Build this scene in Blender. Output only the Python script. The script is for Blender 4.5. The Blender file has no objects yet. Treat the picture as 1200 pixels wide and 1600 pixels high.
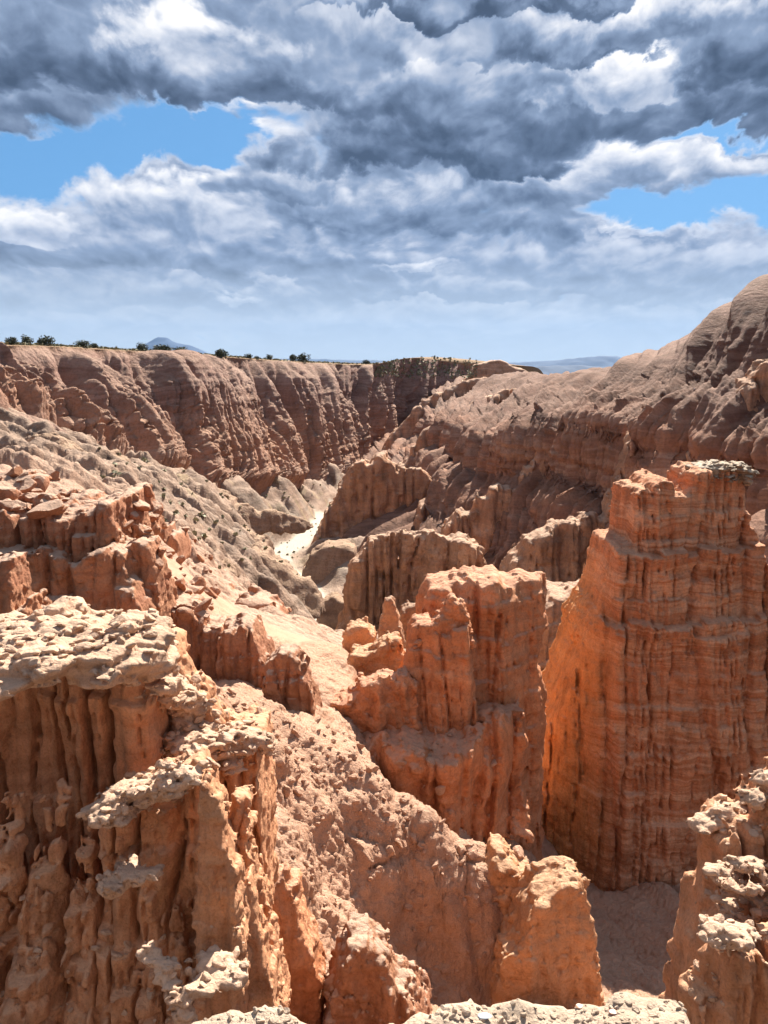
import bpy, math, random
import numpy as np

random.seed(7)
RNG = np.random.default_rng(7)
C = bpy.context.scene.collection
SC = bpy.context.scene
R = math.radians

# ------------------------------------------------------------------ camera
F_PX, PITCH = 1294.0, R(9.9)
cam = bpy.data.cameras.new('camera')
cam.sensor_fit = 'VERTICAL'
cam.sensor_height = 36.0
cam.lens = 36.0 * F_PX / 1600.0
cam.clip_start, cam.clip_end = 0.1, 200000.0
cam_o = bpy.data.objects.new('camera', cam)
C.objects.link(cam_o)
cam_o.rotation_euler = (R(90) - PITCH, 0, 0)
SC.camera = cam_o
CP, SP = math.cos(PITCH), math.sin(PITCH)


def drop(py):
    v = (800 - np.asarray(py, float)) / F_PX
    return (-SP + v * CP) / (CP + v * SP)


def at(px, py, Y):
    """pixel of the photograph + distance -> point in the world"""
    u = (np.asarray(px, float) - 600) / F_PX
    v = (800 - np.asarray(py, float)) / F_PX
    k = CP + v * SP
    return np.stack([u * Y / k, np.asarray(Y, float) + 0 * u, (-SP + v * CP) / k * Y], -1)


# ------------------------------------------------------------------ light
SUN_AZ, SUN_EL = R(22), R(41)          # azimuth measured from +Y towards +X
EXPOSURE = 1.45
sun = bpy.data.lights.new('sun', 'SUN')
sun.energy, sun.angle, sun.color = 5.0, R(0.53), (1.0, 0.95, 0.86)
sun_o = bpy.data.objects.new('sun', sun)
C.objects.link(sun_o)
sun_o.rotation_euler = (R(90) - SUN_EL, 0, R(180) - SUN_AZ)

SC.render.engine = 'CYCLES'
SC.view_settings.view_transform = 'Standard'
SC.view_settings.look = 'None'
SC.view_settings.exposure = EXPOSURE
SC.view_settings.gamma = 1.0
SC.cycles.max_bounces = 6
SC.cycles.diffuse_bounces = 4
SC.cycles.volume_bounces = 0


class NT:
    """small helper round a node tree"""
    def __init__(self, tree):
        self.t = tree

    def n(self, typ, **kw):
        nd = self.t.nodes.new(typ)
        for k, v in kw.items():
            setattr(nd, k, v)
        return nd

    def link(self, a, b):
        self.t.links.new(a, b)

    def put(self, sock, v):
        if hasattr(v, 'is_output') or isinstance(v, bpy.types.NodeSocket):
            self.link(v, sock)
        elif v is not None:
            sock.default_value = v

    def math(self, op, a, b=None, c=None, clamp=False):
        nd = self.n('ShaderNodeMath', operation=op, use_clamp=clamp)
        for s, v in zip(nd.inputs, (a, b, c)):
            self.put(s, v)
        return nd.outputs[0]

    def vmath(self, op, a, b=None, out=0):
        nd = self.n('ShaderNodeVectorMath', operation=op)
        self.put(nd.inputs[0], a)
        if b is not None:
            self.put(nd.inputs[3] if op == 'SCALE' else nd.inputs[1], b)
        return nd.outputs[out]

    def mix(self, f, a, b, typ='RGBA', blend='MIX'):
        nd = self.n('ShaderNodeMix', data_type=typ)
        if typ == 'RGBA':
            nd.blend_type = blend
            self.put(nd.inputs[0], f); self.put(nd.inputs[6], a); self.put(nd.inputs[7], b)
            return nd.outputs[2]
        self.put(nd.inputs[0], f); self.put(nd.inputs[2], a); self.put(nd.inputs[3], b)
        return nd.outputs[0]

    def smooth(self, x, lo, hi, a=0.0, b=1.0):
        nd = self.n('ShaderNodeMapRange', interpolation_type='SMOOTHSTEP')
        for s, v in zip(nd.inputs, (x, lo, hi, a, b)):
            self.put(s, v)
        return nd.outputs[0]

    def noise(self, vec, scale, detail=4.0, rough=0.55, dist=0.0, out=0, lac=2.0):
        nd = self.n('ShaderNodeTexNoise')
        self.put(nd.inputs['Vector'], vec)
        self.put(nd.inputs['Scale'], scale)
        nd.inputs['Detail'].default_value = detail
        nd.inputs['Roughness'].default_value = rough
        nd.inputs['Distortion'].default_value = dist
        nd.inputs['Lacunarity'].default_value = lac
        return nd.outputs[out]

    def xyz(self, x, y, z):
        nd = self.n('ShaderNodeCombineXYZ')
        for s, v in zip(nd.inputs, (x, y, z)):
            self.put(s, v)
        return nd.outputs[0]

    def ramp(self, x, stops):
        nd = self.n('ShaderNodeValToRGB')
        el = nd.color_ramp.elements
        while len(el) < len(stops):
            el.new(0.5)
        for e, (p, c) in zip(el, stops):
            e.position = p
            e.color = (*c, 1)
        self.put(nd.inputs[0], x)
        return nd.outputs[0]


def lin(r, g, b):
    f = lambda c: (c / 255 / 12.92) if c <= 10 else ((c / 255 + .055) / 1.055) ** 2.4
    return (f(r), f(g), f(b))


# ------------------------------------------------------------------ sky
def build_sky():
    w = bpy.data.worlds.new('World')
    SC.world = w
    w.use_nodes = True
    w.node_tree.nodes.clear()
    N = NT(w.node_tree)
    out = N.n('ShaderNodeOutputWorld')
    bg = N.n('ShaderNodeBackground')
    STR = 0.1
    bg.inputs[1].default_value = STR
    N.link(bg.outputs[0], out.inputs[0])
    sky = N.n('ShaderNodeTexSky', sky_type='NISHITA')
    sky.sun_disc = False
    sky.sun_elevation = SUN_EL
    sky.sun_rotation = SUN_AZ
    tc = N.n('ShaderNodeTexCoord')
    d = N.vmath('NORMALIZE', tc.outputs['Generated'])
    sep = N.n('ShaderNodeSeparateXYZ')
    N.link(d, sep.inputs[0])
    dx, dy, dz = sep.outputs
    hl = N.math('SQRT', N.math('ADD', N.math('MULTIPLY', dx, dx), N.math('ADD', N.math('MULTIPLY', dy, dy), 1e-6)))
    a = N.math('ARCTAN2', dx, dy)
    e = N.math('MAXIMUM', N.math('DIVIDE', dz, hl), 0.0)

    def ae(px, py):
        u = (px - 600) / F_PX; v = (800 - py) / F_PX
        k = CP + v * SP
        q = (-SP + v * CP)
        return math.atan2(u, k), q / math.hypot(u, k)

    # cloud space: features shrink towards the horizon
    ee = N.math('ADD', e, 0.2)
    X = N.math('DIVIDE', N.math('MULTIPLY', a, 3.4), N.math('POWER', N.math('ADD', e, .13), .22))
    V = N.math('MULTIPLY', N.math('LOGARITHM', ee, math.e), 2.3)
    P = N.xyz(X, V, 0.0)
    warp = N.noise(P, 1.3, 3, .5, out=1)
    wv = N.vmath('SCALE', N.vmath('SUBTRACT', warp, (.5, .5, .5)), 0.35)
    PW = N.vmath('ADD', P, wv)
    def heap(off):                                        # broad masses with rounded heads on them
        q = N.vmath('ADD', PW, off)
        h_ = N.noise(q, 1.3, 7, .5)
        for sc, k in ((3.6, .13), (8.5, .06)):
            b_ = N.math('ABSOLUTE', N.math('SUBTRACT', N.math('MULTIPLY', N.noise(q, sc, 1.5, .5), 2.0), 1.0))
            h_ = N.math('ADD', h_, N.math('MULTIPLY', b_, k * 2))
        return N.math('SUBTRACT', h_, .07)
    n1 = heap((0.0, 0.0, 0.0))
    n1u = heap((0.025, 0.075, 0.0))                        # towards the light
    n2 = N.noise(N.vmath('ADD', PW, (7.3, 2.1, 4.0)), 3.0, 8, .56)
    n2u = N.noise(N.vmath('ADD', PW, (7.32, 2.155, 4.0)), 3.0, 8, .56)
    # warped angles for the placed masses, so that their edges billow
    wa = N.vmath('SCALE', N.vmath('SUBTRACT', N.noise(PW, 3.2, 6, .58, out=1), (.5, .5, .5)), 0.16)
    AE = N.vmath('ADD', N.xyz(a, e, 0.0), N.vmath('MULTIPLY', wa, N.xyz(ee, N.math('MULTIPLY', ee, .7), 0.0)))
    AE = N.vmath('ADD', AE, N.vmath('MULTIPLY', wa, N.xyz(ee, N.math('MULTIPLY', ee, .7), 0.0)))

    def blob(px, py, rx, ry, wgt, rot=0.0):
        A, E = ae(px, py)
        v = N.vmath('SUBTRACT', AE, (A, E, 0))
        if rot:
            nd = N.n('ShaderNodeVectorRotate', rotation_type='Z_AXIS')
            N.link(v, nd.inputs[0]); nd.inputs['Angle'].default_value = -R(rot)
            v = nd.outputs[0]
        v = N.vmath('MULTIPLY', v, (F_PX / rx, F_PX / ry, 0))
        l2 = N.vmath('DOT_PRODUCT', v, v, out=1)
        return N.math('MULTIPLY', N.math('EXPONENT', N.math('MULTIPLY', l2, -1.0)), wgt)

    def total(bl):
        s = blob(*bl[0])
        for b in bl[1:]:
            s = N.math('ADD', s, blob(*b))
        return s

    gaps = total([(255, 208, 110, 38, 1.2, 8), (130, 250, 120, 32, 1.0, 12), (335, 222, 40, 30, .8), (20, 275, 60, 40, .7),
                  (1045, 318, 130, 24, 1.25, 3), (1190, 300, 80, 30, 1.0), (1130, 214, 110, 16, 1.0), (-150, 260, 120, 40, .8), (1400, 300, 120, 30, .9)])
    # cover: 1 = cloud
    cov = N.math('SUBTRACT', N.math('ADD', N.math('MULTIPLY', N.math('SUBTRACT', n1, .5), 1.5),
                                   N.math('MULTIPLY', N.math('SUBTRACT', n2, .5), .7)), gaps)
    cover = N.smooth(cov, -0.66, -0.28)
    lit = N.math('ADD', N.math('MULTIPLY', N.math('SUBTRACT', n1, n1u), 1.4), N.math('MULTIPLY', N.math('SUBTRACT', n2, n2u), .7))
    grain = N.math('ADD', N.math('MULTIPLY', N.math('SUBTRACT', n2, .5), .26), lit)
    grain = N.math('MULTIPLY', grain, N.smooth(e, 0.02, 0.22, .45, 1.05))
    val = N.math('ADD', N.math('ADD', .44, grain), N.math('MULTIPLY', N.math('SUBTRACT', 1.0, N.smooth(cov, -0.45, -0.1)), .3))
    sae = N.n('ShaderNodeSeparateXYZ'); N.link(AE, sae.inputs[0])
    wig = N.math('ADD', N.math('MULTIPLY', N.math('SUBTRACT', n1, .5), 2.2), N.math('MULTIPLY', N.math('SUBTRACT', n2, .5), 1.9))
    # cumulus banks, far ones first: flat dark bases, heaped bright tops
    for cx, by, hw, hh, lo, hi in (
            (600, 505, 900, 36, .52, .62), (780, 464, 330, 32, .38, .58), (180, 476, 380, 50, .44, .60), (366, 468, 34, 18, .6, .9), (430, 455, 60, 22, .5, .66), (930, 412, 430, 46, .42, .66),
            (640, 420, 70, 18, .55, .85), (240, 412, 300, 66, .34, .64), (1110, 440, 240, 88, .42, .64), (640, 352, 330, 68, .30, .66), (1010, 300, 290, 74, .46, .92), (985, 358, 70, 14, .6, .95),
            (230, 345, 230, 80, .50, 1.0), (40, 365, 110, 56, .6, 1.05), (365, 296, 50, 60, .55, 1.0), (440, 300, 90, 60, .36, .62), (640, 248, 280, 92, .10, .56), (395, 202, 48, 36, .42, .9),
            (90, 196, 260, 170, .24, .66), (300, 112, 170, 110, .5, .98), (400, 158, 220, 74, .12, .40), (1120, 192, 270, 90, .12, .46), (720, 180, 200, 110, .22, .62), (960, 150, 120, 80, .5, 1.02),
            (60, 120, 160, 110, .10, .36), (640, 70, 120, 70, .4, .8), (860, 92, 130, 50, .2, .46), (1010, 60, 260, 76, .36, .95), (720, 16, 260, 34, .12, .34), (1190, 112, 120, 100, .12, .36)):
        A0, E0 = ae(cx, by); E1 = ae(cx, by - hh)[1]
        u = N.math('MULTIPLY', N.math('SUBTRACT', sae.outputs[0], A0), F_PX / hw)
        v = N.math('MULTIPLY', N.math('SUBTRACT', sae.outputs[1], E0), 1 / (E1 - E0))
        vb = N.math('MINIMUM', N.math('MULTIPLY', v, 3.0), 0.0)
        vt = N.math('MAXIMUM', v, 0.0)
        D = N.math('SUBTRACT', 1.0, N.math('ADD', N.math('MULTIPLY', u, u), N.math('ADD', N.math('MULTIPLY', vb, vb), N.math('MULTIPLY', vt, vt))))
        D = N.math('SUBTRACT', N.math('ADD', D, wig), gaps)
        al = N.smooth(D, -0.1, 0.6)
        hgt = N.smooth(N.math('ADD', v, N.math('MULTIPLY', wig, -.22)), 0.0, 0.85, lo, hi)
        bv = N.math('ADD', hgt, grain)
        val = N.mix(al, val, bv, typ='FLOAT')
        if hh > 60:
            cover = N.math('MAXIMUM', cover, N.math('MULTIPLY', al, 1.0))
    val = N.math('ADD', val, 0.0, clamp=True)
    s = 1 / STR / 2 ** (EXPOSURE - .1)
    g = lambda *c: tuple(v * s / 16 for v in lin(*c))    # ramps clamp at 1, scaled back below
    ccol = N.ramp(val, [(0.0, g(68, 82, 104)), (0.2, g(96, 112, 138)), (0.45, g(140, 158, 186)), (0.7, g(200, 208, 223)), (1.0, g(252, 251, 252))])
    ccol = N.vmath('SCALE', ccol, 16.0)
    # towards the horizon the cloud deck pales into a blue-grey air
    hz = N.smooth(e, 0.0, 0.15, .88, 0.0)
    ccol = N.mix(hz, ccol, tuple(v * s for v in lin(204, 217, 226)) + (1,))
    skyc = N.vmath('MULTIPLY', sky.outputs[0], (0.62, 1.0, 1.45))
    skyc = N.mix(.92, skyc, tuple(v * s for v in lin(94, 148, 196)) + (1,))
    col = N.mix(cover, skyc, ccol)
    below = N.smooth(dz, -0.02, 0.0)
    col = N.mix(below, tuple(v * s for v in lin(150, 130, 115)) + (1,), col)
    N.link(col, bg.inputs[0])
    try:
        w.cycles.sampling_method = 'MANUAL'
        w.cycles.sample_map_resolution = 1024
    except Exception:
        pass


build_sky()

# ------------------------------------------------------------------ noise
_PERM = RNG.permutation(256).astype(np.int32)
_PERM = np.concatenate([_PERM, _PERM])
_G = np.array([(1, 1, 0), (-1, 1, 0), (1, -1, 0), (-1, -1, 0), (1, 0, 1), (-1, 0, 1), (1, 0, -1), (-1, 0, -1),
               (0, 1, 1), (0, -1, 1), (0, 1, -1), (0, -1, -1), (1, 1, 0), (0, -1, 1), (-1, 1, 0), (0, -1, -1)], np.float32)


def perlin(x, y, z=0.0, seed=0):
    x = np.asarray(x, np.float32); y = np.asarray(y, np.float32)
    z = np.asarray(z, np.float32)
    x, y, z = np.broadcast_arrays(x, y, z)
    xi = np.floor(x); yi = np.floor(y); zi = np.floor(z)
    xf = x - xi; yf = y - yi; zf = z - zi
    X = (xi.astype(np.int32) + seed * 37) & 255; Y = yi.astype(np.int32) & 255; Z = zi.astype(np.int32) & 255
    u = xf * xf * xf * (xf * (xf * 6 - 15) + 10)
    v = yf * yf * yf * (yf * (yf * 6 - 15) + 10)
    w = zf * zf * zf * (zf * (zf * 6 - 15) + 10)

    def corner(i, j, k):
        h = _PERM[(_PERM[(_PERM[(X + i) & 255] + Y + j) & 255] + Z + k) & 255] & 15
        g = _G[h]
        return g[..., 0] * (xf - i) + g[..., 1] * (yf - j) + g[..., 2] * (zf - k)

    def lz(i, j):
        a = corner(i, j, 0)
        return a + w * (corner(i, j, 1) - a)
    a0 = lz(0, 0); a0 = a0 + v * (lz(0, 1) - a0)
    a1 = lz(1, 0); a1 = a1 + v * (lz(1, 1) - a1)
    return a0 + u * (a1 - a0)


def fbm(x, y, z, octaves=4, gain=.5, seed=0):
    s = 0; a = 1.0; f = 1.0
    for i in range(octaves):
        s = s + a * perlin(x * f, y * f, z * f, seed + i)
        a *= gain; f *= 2.03
    return s


def bill(x, y, z=0.0, seed=0):
    """rounded ribs parted by sharp creases, 0 in the crease, about 1 on the rib"""
    return np.minimum(np.abs(perlin(x, y, z, seed)) * 2.6, 1.3)


_J = RNG.random((256, 3)).astype(np.float32)


def clod(x, y, z, seed=0):
    """angular lumps: each jittered cell stands out by its own amount, creases of 0 between cells"""
    x = np.asarray(x, np.float32); y = np.asarray(y, np.float32); z = np.asarray(z, np.float32)
    xi = np.floor(x - .5).astype(np.int32); yi = np.floor(y - .5).astype(np.int32); zi = np.floor(z - .5).astype(np.int32)
    b1 = np.full(x.shape, 9.0, np.float32); b2 = b1.copy(); hid = np.zeros(x.shape, np.int32)
    for i in (0, 1):
        for j in (0, 1):
            for k in (0, 1):
                h = _PERM[(_PERM[(_PERM[(xi + i + seed * 31) & 255] + yi + j) & 255] + zi + k) & 255]
                jt = _J[h]
                dx = xi + i + .15 + .7 * jt[..., 0] - x
                dy = yi + j + .15 + .7 * jt[..., 1] - y
                dz = zi + k + .15 + .7 * jt[..., 2] - z
                d = dx * dx + dy * dy + dz * dz
                m = d < b1
                b2 = np.where(m, b1, np.minimum(b2, d))
                hid = np.where(m, h, hid)
                b1 = np.where(m, d, b1)
    e = np.clip((np.sqrt(b2) - np.sqrt(b1)) / .28, 0, 1)
    e = e * (2 - e)
    return e * (.3 + .7 * _J[hid][..., 1]) + .12 * (1 - b1)


_H = RNG.random((256, 256)).astype(np.float32)


def columns(x, z, lam, H, seed=0, crack=.09):
    """jointed columns: (how far each block stands proud 0..1, crack between columns 0..1)"""
    xw = x / lam + .6 * perlin(x / lam * .5, z / (lam * 5), 2.2 + seed, seed) + 1.7 * perlin(x / lam * .3, 0 * x, 8.1, seed + 1)
    c = np.floor(xw).astype(np.int32); f = xw - c
    r1 = _H[(c + seed * 13) & 255, 17]
    zb = z / H * (.7 + .6 * r1) + r1 * 9.7
    b = np.floor(zb).astype(np.int32)
    r2 = _H[(c + seed * 13) & 255, (b + 101) & 255]
    e = np.minimum(f, 1 - f)
    w = crack * (.35 + 1.3 * _H[(c + seed * 7) & 255, 90])
    return r2, np.exp(-(e / w) ** 2) * (.25 + .75 * r1), 1 - (2 * f - 1) ** 2


def sstep(x, a, b):
    t = np.clip((x - a) / (b - a), 0, 1)
    return t * t * (3 - 2 * t)


# ------------------------------------------------------------------ mesh + naming helpers
def mesh_obj(name, V, Q, mat, parent=None, origin=None, smooth=True, attrs=None):
    V = np.asarray(V, np.float32)
    if origin is None:
        origin = np.zeros(3) if parent is None else np.array(parent.location)
    origin = np.asarray(origin, np.float32)
    me = bpy.data.meshes.new(name)
    Q = np.asarray(Q, np.int32)
    k = Q.shape[1]
    me.vertices.add(len(V))
    me.vertices.foreach_set('co', (V - origin).ravel())
    me.loops.add(Q.size)
    me.loops.foreach_set('vertex_index', Q.ravel())
    me.polygons.add(len(Q))
    me.polygons.foreach_set('loop_start', np.arange(0, Q.size, k, dtype=np.int32))
    me.polygons.foreach_set('use_smooth', np.full(len(Q), smooth, bool))
    if attrs:
        for an, av in attrs.items():
            at_ = me.attributes.new(an, 'FLOAT', 'POINT')
            at_.data.foreach_set('value', np.asarray(av, np.float32).ravel())
    me.update(calc_edges=True)
    me.materials.append(mat)
    o = bpy.data.objects.new(name, me)
    C.objects.link(o)
    if parent is not None:
        o.parent = parent
    else:
        o.location = origin
    return o


def tag(o, label=None, cat=None, group=None, kind=None):
    for k, v in (('label', label), ('category', cat), ('group', group), ('kind', kind)):
        if v:
            o[k] = v
    return o


def empty(name, loc, label, cat, group=None):
    o = bpy.data.objects.new(name, None)
    C.objects.link(o)
    o.location = [float(v) for v in loc]
    return tag(o, label, cat, group)


def grid_quads(nu, nv):
    i = np.arange((nu - 1) * (nv - 1))
    a = (i // (nv - 1)) * nv + i % (nv - 1)
    return np.stack([a, a + nv, a + nv + 1, a + 1], 1)


# ------------------------------------------------------------------ materials
def rock_mat(name, bands, scale=1.0, band_freq=1.0, pale=(.6, .45, .34), dust=.35, bump=.5, streak=.35,
             spots=.35, far=None, attr_sand=None, sand=(.6, .54, .46), attr_tone=None, tones=None, fine=1.0, xyz_bands=(.03, .03)):
    """layered clay: coloured beds that follow height, run-off streaks, blotches, a pale crust on flat tops"""
    m = bpy.data.materials.new(name)
    m.use_nodes = True
    nt = m.node_tree
    nt.nodes.clear()
    N = NT(nt)
    out = N.n('ShaderNodeOutputMaterial')
    bs = N.n('ShaderNodeBsdfPrincipled')
    bs.inputs['Roughness'].default_value = .92
    bs.inputs['Specular IOR Level'].default_value = .15
    N.link(bs.outputs[0], out.inputs[0])
    geo = N.n('ShaderNodeNewGeometry')
    p = geo.outputs['Position']
    wob = N.noise(p, .35 / scale, 3, .5)
    sp = N.n('ShaderNodeSeparateXYZ'); N.link(p, sp.inputs[0])
    zb = N.math('ADD', sp.outputs[2], N.math('MULTIPLY', N.math('SUBTRACT', wob, .5), 1.2 * scale))
    bandv = N.xyz(N.math('MULTIPLY', sp.outputs[0], xyz_bands[0]), N.math('MULTIPLY', sp.outputs[1], xyz_bands[1]), zb)
    b = N.noise(bandv, band_freq / scale, 5, .62)
    col = N.ramp(b, bands)
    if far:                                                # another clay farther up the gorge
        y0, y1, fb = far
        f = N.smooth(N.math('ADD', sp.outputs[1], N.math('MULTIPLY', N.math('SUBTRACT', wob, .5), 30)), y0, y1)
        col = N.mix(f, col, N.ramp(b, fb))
    if attr_tone:
        at_ = N.n('ShaderNodeAttribute'); at_.attribute_name = attr_tone
        col = N.mix(N.math('MULTIPLY', at_.outputs['Fac'], 1.0, clamp=True), col, N.ramp(b, tones))
    # vertical run-off streaks
    sv = N.vmath('MULTIPLY', p, (3.0 / scale, 3.0 / scale, .22 / scale))
    st = N.noise(sv, 1.0, 5, .6)
    col = N.mix(1.0, col, N.ramp(st, [(.25, (1 - streak,) * 3), (.5, (1, 1, 1)), (.78, (1 + streak * .25,) * 3)]), blend='MULTIPLY')
    bl = N.noise(p, .9 / scale, 6, .62)
    col = N.mix(1.0, col, N.ramp(bl, [(.3, (1 - spots, 1 - spots * 1.05, 1 - spots * 1.1)), (.55, (1, 1, 1)), (.75, (1.0, 1.0, 1.0))]), blend='MULTIPLY')
    gr = N.noise(p, 14 / scale * fine, 6, .75)
    col = N.mix(1.0, col, N.ramp(gr, [(.3, (.68, .64, .61)), (.5, (1, 1, 1)), (.72, (1.1, 1.1, 1.1))]), blend='MULTIPLY')
    # pale weathered crust where the rock lies flat
    sn = N.n('ShaderNodeSeparateXYZ'); N.link(geo.outputs['Normal'], sn.inputs[0])
    up = N.smooth(N.math('ADD', sn.outputs[2], N.math('MULTIPLY', N.math('SUBTRACT', bl, .5), .5)), .55, .9)
    col = N.mix(N.math('MULTIPLY', up, dust), col, pale + (1,))
    if attr_sand:
        at_ = N.n('ShaderNodeAttribute'); at_.attribute_name = attr_sand
        col = N.mix(at_.outputs['Fac'], col, N.mix(gr, tuple(.8 * v for v in sand) + (1,), sand + (1,)))
    N.link(col, bs.inputs['Base Color'])
    h1 = N.noise(p, 5 / scale * fine, 8, .68)
    h2 = N.noise(sv, 2.3, 4, .6)
    vo = N.n('ShaderNodeTexVoronoi'); vo.feature = 'F1'
    N.link(N.vmath('ADD', p, N.vmath('SCALE', N.noise(p, 3 / scale, 2, .5, out=1), .3 * scale)), vo.inputs['Vector'])
    vo.inputs['Scale'].default_value = 7 / scale * fine
    h = N.math('ADD', N.math('ADD', h1, N.math('MULTIPLY', h2, .5)), N.math('MULTIPLY', vo.outputs['Distance'], -.35))
    h = N.math('ADD', h, N.math('MULTIPLY', N.noise(p, 30 / scale * fine, 4, .7), .35))
    bp = N.n('ShaderNodeBump')
    bp.inputs['Strength'].default_value = min(1.0, bump * 1.5)
    bp.inputs['Distance'].default_value = .16 * scale
    N.link(h, bp.inputs['Height'])
    N.link(bp.outputs[0], bs.inputs['Normal'])
    return m


def B(*cols):
    n = len(cols)
    return [(.3 + .4 * i / (n - 1), c) for i, c in enumerate(cols)]


M = {}
M['orange'] = rock_mat('orange_clay', B((0.504, 0.189, 0.085), (0.631, 0.257, 0.119), (0.567, 0.217, 0.097), (0.694, 0.321, 0.168), (0.599, 0.241, 0.110)), .9, .9,
                       pale=(0.694, 0.458, 0.337), dust=.35, streak=.3, spots=.22)
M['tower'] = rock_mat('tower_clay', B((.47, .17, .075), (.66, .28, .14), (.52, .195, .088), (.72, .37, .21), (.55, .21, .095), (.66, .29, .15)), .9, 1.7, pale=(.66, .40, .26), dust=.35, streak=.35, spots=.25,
                      attr_tone='ochre', tones=B((.62, .255, .085), (.72, .33, .12), (.66, .285, .10)))  # these tones paint a bounced-light glow into the clay, not another bed
M['ochre'] = rock_mat('ochre_clay', B((.50, .235, .11), (.60, .30, .15), (.54, .25, .12)), .7, .6, pale=(.66, .47, .32), dust=.4, streak=.2, spots=.2)
M['near'] = rock_mat('near_clay', B((0.512, 0.220, 0.114), (0.670, 0.334, 0.178), (0.585, 0.266, 0.135), (0.707, 0.382, 0.209)), .25, .5,
                     pale=(0.853, 0.554, 0.355), dust=.4, streak=.3, spots=.3)
M['cap'] = rock_mat('caprock', B((.52, .315, .20), (.66, .43, .29), (.58, .36, .235), (.70, .48, .34)), .2, .7, pale=(.72, .51, .365), dust=.35, streak=.1, spots=.32)
M['darkcap'] = rock_mat('dark_caprock', B((.26, .16, .10), (.46, .31, .20), (.33, .21, .13), (.52, .38, .26)), .3, 1.6, pale=(.62, .52, .40), dust=.6, streak=.2, spots=.5)
M['butte'] = rock_mat('butte_clay', B((0.344, 0.143, 0.076), (0.464, 0.218, 0.118), (0.396, 0.168, 0.092), (0.499, 0.269, 0.160)), .7, .8, pale=(0.585, 0.412, 0.302), dust=.7, streak=.3, spots=.25)
M['brown'] = rock_mat('brown_clay', B((0.416, 0.224, 0.131), (0.617, 0.316, 0.177), (0.479, 0.260, 0.156), (0.680, 0.386, 0.236), (0.526, 0.273, 0.156)), 3.5, .9,
                      pale=(0.710, 0.518, 0.381), dust=.45, streak=.35, spots=.3, bump=.6)
M['hill'] = rock_mat('hill_clay', B((0.151, 0.075, 0.050), (0.225, 0.121, 0.081), (0.156, 0.080, 0.053), (0.275, 0.161, 0.113), (0.175, 0.087, 0.061), (0.237, 0.132, 0.090)), 4.0, 1.9,
                     pale=(0.275, 0.171, 0.120), dust=.15, streak=.3, spots=.3, bump=.32,
                     attr_tone='cliff', tones=B((0.300, 0.139, 0.084), (0.422, 0.218, 0.134), (0.327, 0.155, 0.096), (0.468, 0.280, 0.191), (0.355, 0.171, 0.106)))
M['rim'] = rock_mat('rim_clay', B((0.222, 0.123, 0.089), (0.311, 0.178, 0.132), (0.243, 0.137, 0.102), (0.370, 0.232, 0.178), (0.267, 0.149, 0.111), (0.326, 0.192, 0.143)), 5.0, 1.5,
                    pale=(0.370, 0.245, 0.172), dust=.4, streak=.3, spots=.25, bump=.5,
                    attr_tone='cliff', tones=B((0.326, 0.167, 0.102), (0.414, 0.227, 0.151), (0.356, 0.186, 0.118), (0.443, 0.275, 0.199), (0.370, 0.202, 0.134)),
                    attr_sand='dry_grass', sand=(0.326, 0.209, 0.113))
M['scree'] = rock_mat('scree', B((0.515, 0.270, 0.162), (0.618, 0.353, 0.228), (0.556, 0.294, 0.176)), .5, .25, pale=(0.700, 0.461, 0.323), dust=.35, streak=.05, spots=.2, fine=1.4, bump=.7)
M['floor'] = rock_mat('floor_clay', B((.44, .25, .165), (.54, .33, .225), (.48, .28, .185)), 2.5, .9, pale=(.50, .37, .28), dust=.3, streak=.1, spots=.35,
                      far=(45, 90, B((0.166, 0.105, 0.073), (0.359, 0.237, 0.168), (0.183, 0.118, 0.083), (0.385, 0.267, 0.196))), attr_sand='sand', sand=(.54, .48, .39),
                      attr_tone='grass', tones=B((.33, .25, .12), (.42, .32, .17)))
M['bluff'] = rock_mat('bluff_clay', B((0.265, 0.167, 0.115), (0.398, 0.257, 0.174), (0.305, 0.190, 0.130), (0.451, 0.301, 0.202)), 3.0, 1.2, pale=(0.557, 0.379, 0.250), dust=.5, streak=.3, spots=.3, bump=.6)
M['ledge'] = rock_mat('ledge_gravel', B((0.413, 0.286, 0.197), (0.533, 0.395, 0.287), (0.464, 0.336, 0.238)), .08, .3, pale=(0.568, 0.437, 0.328), dust=.3, streak=0, spots=.35)


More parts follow.
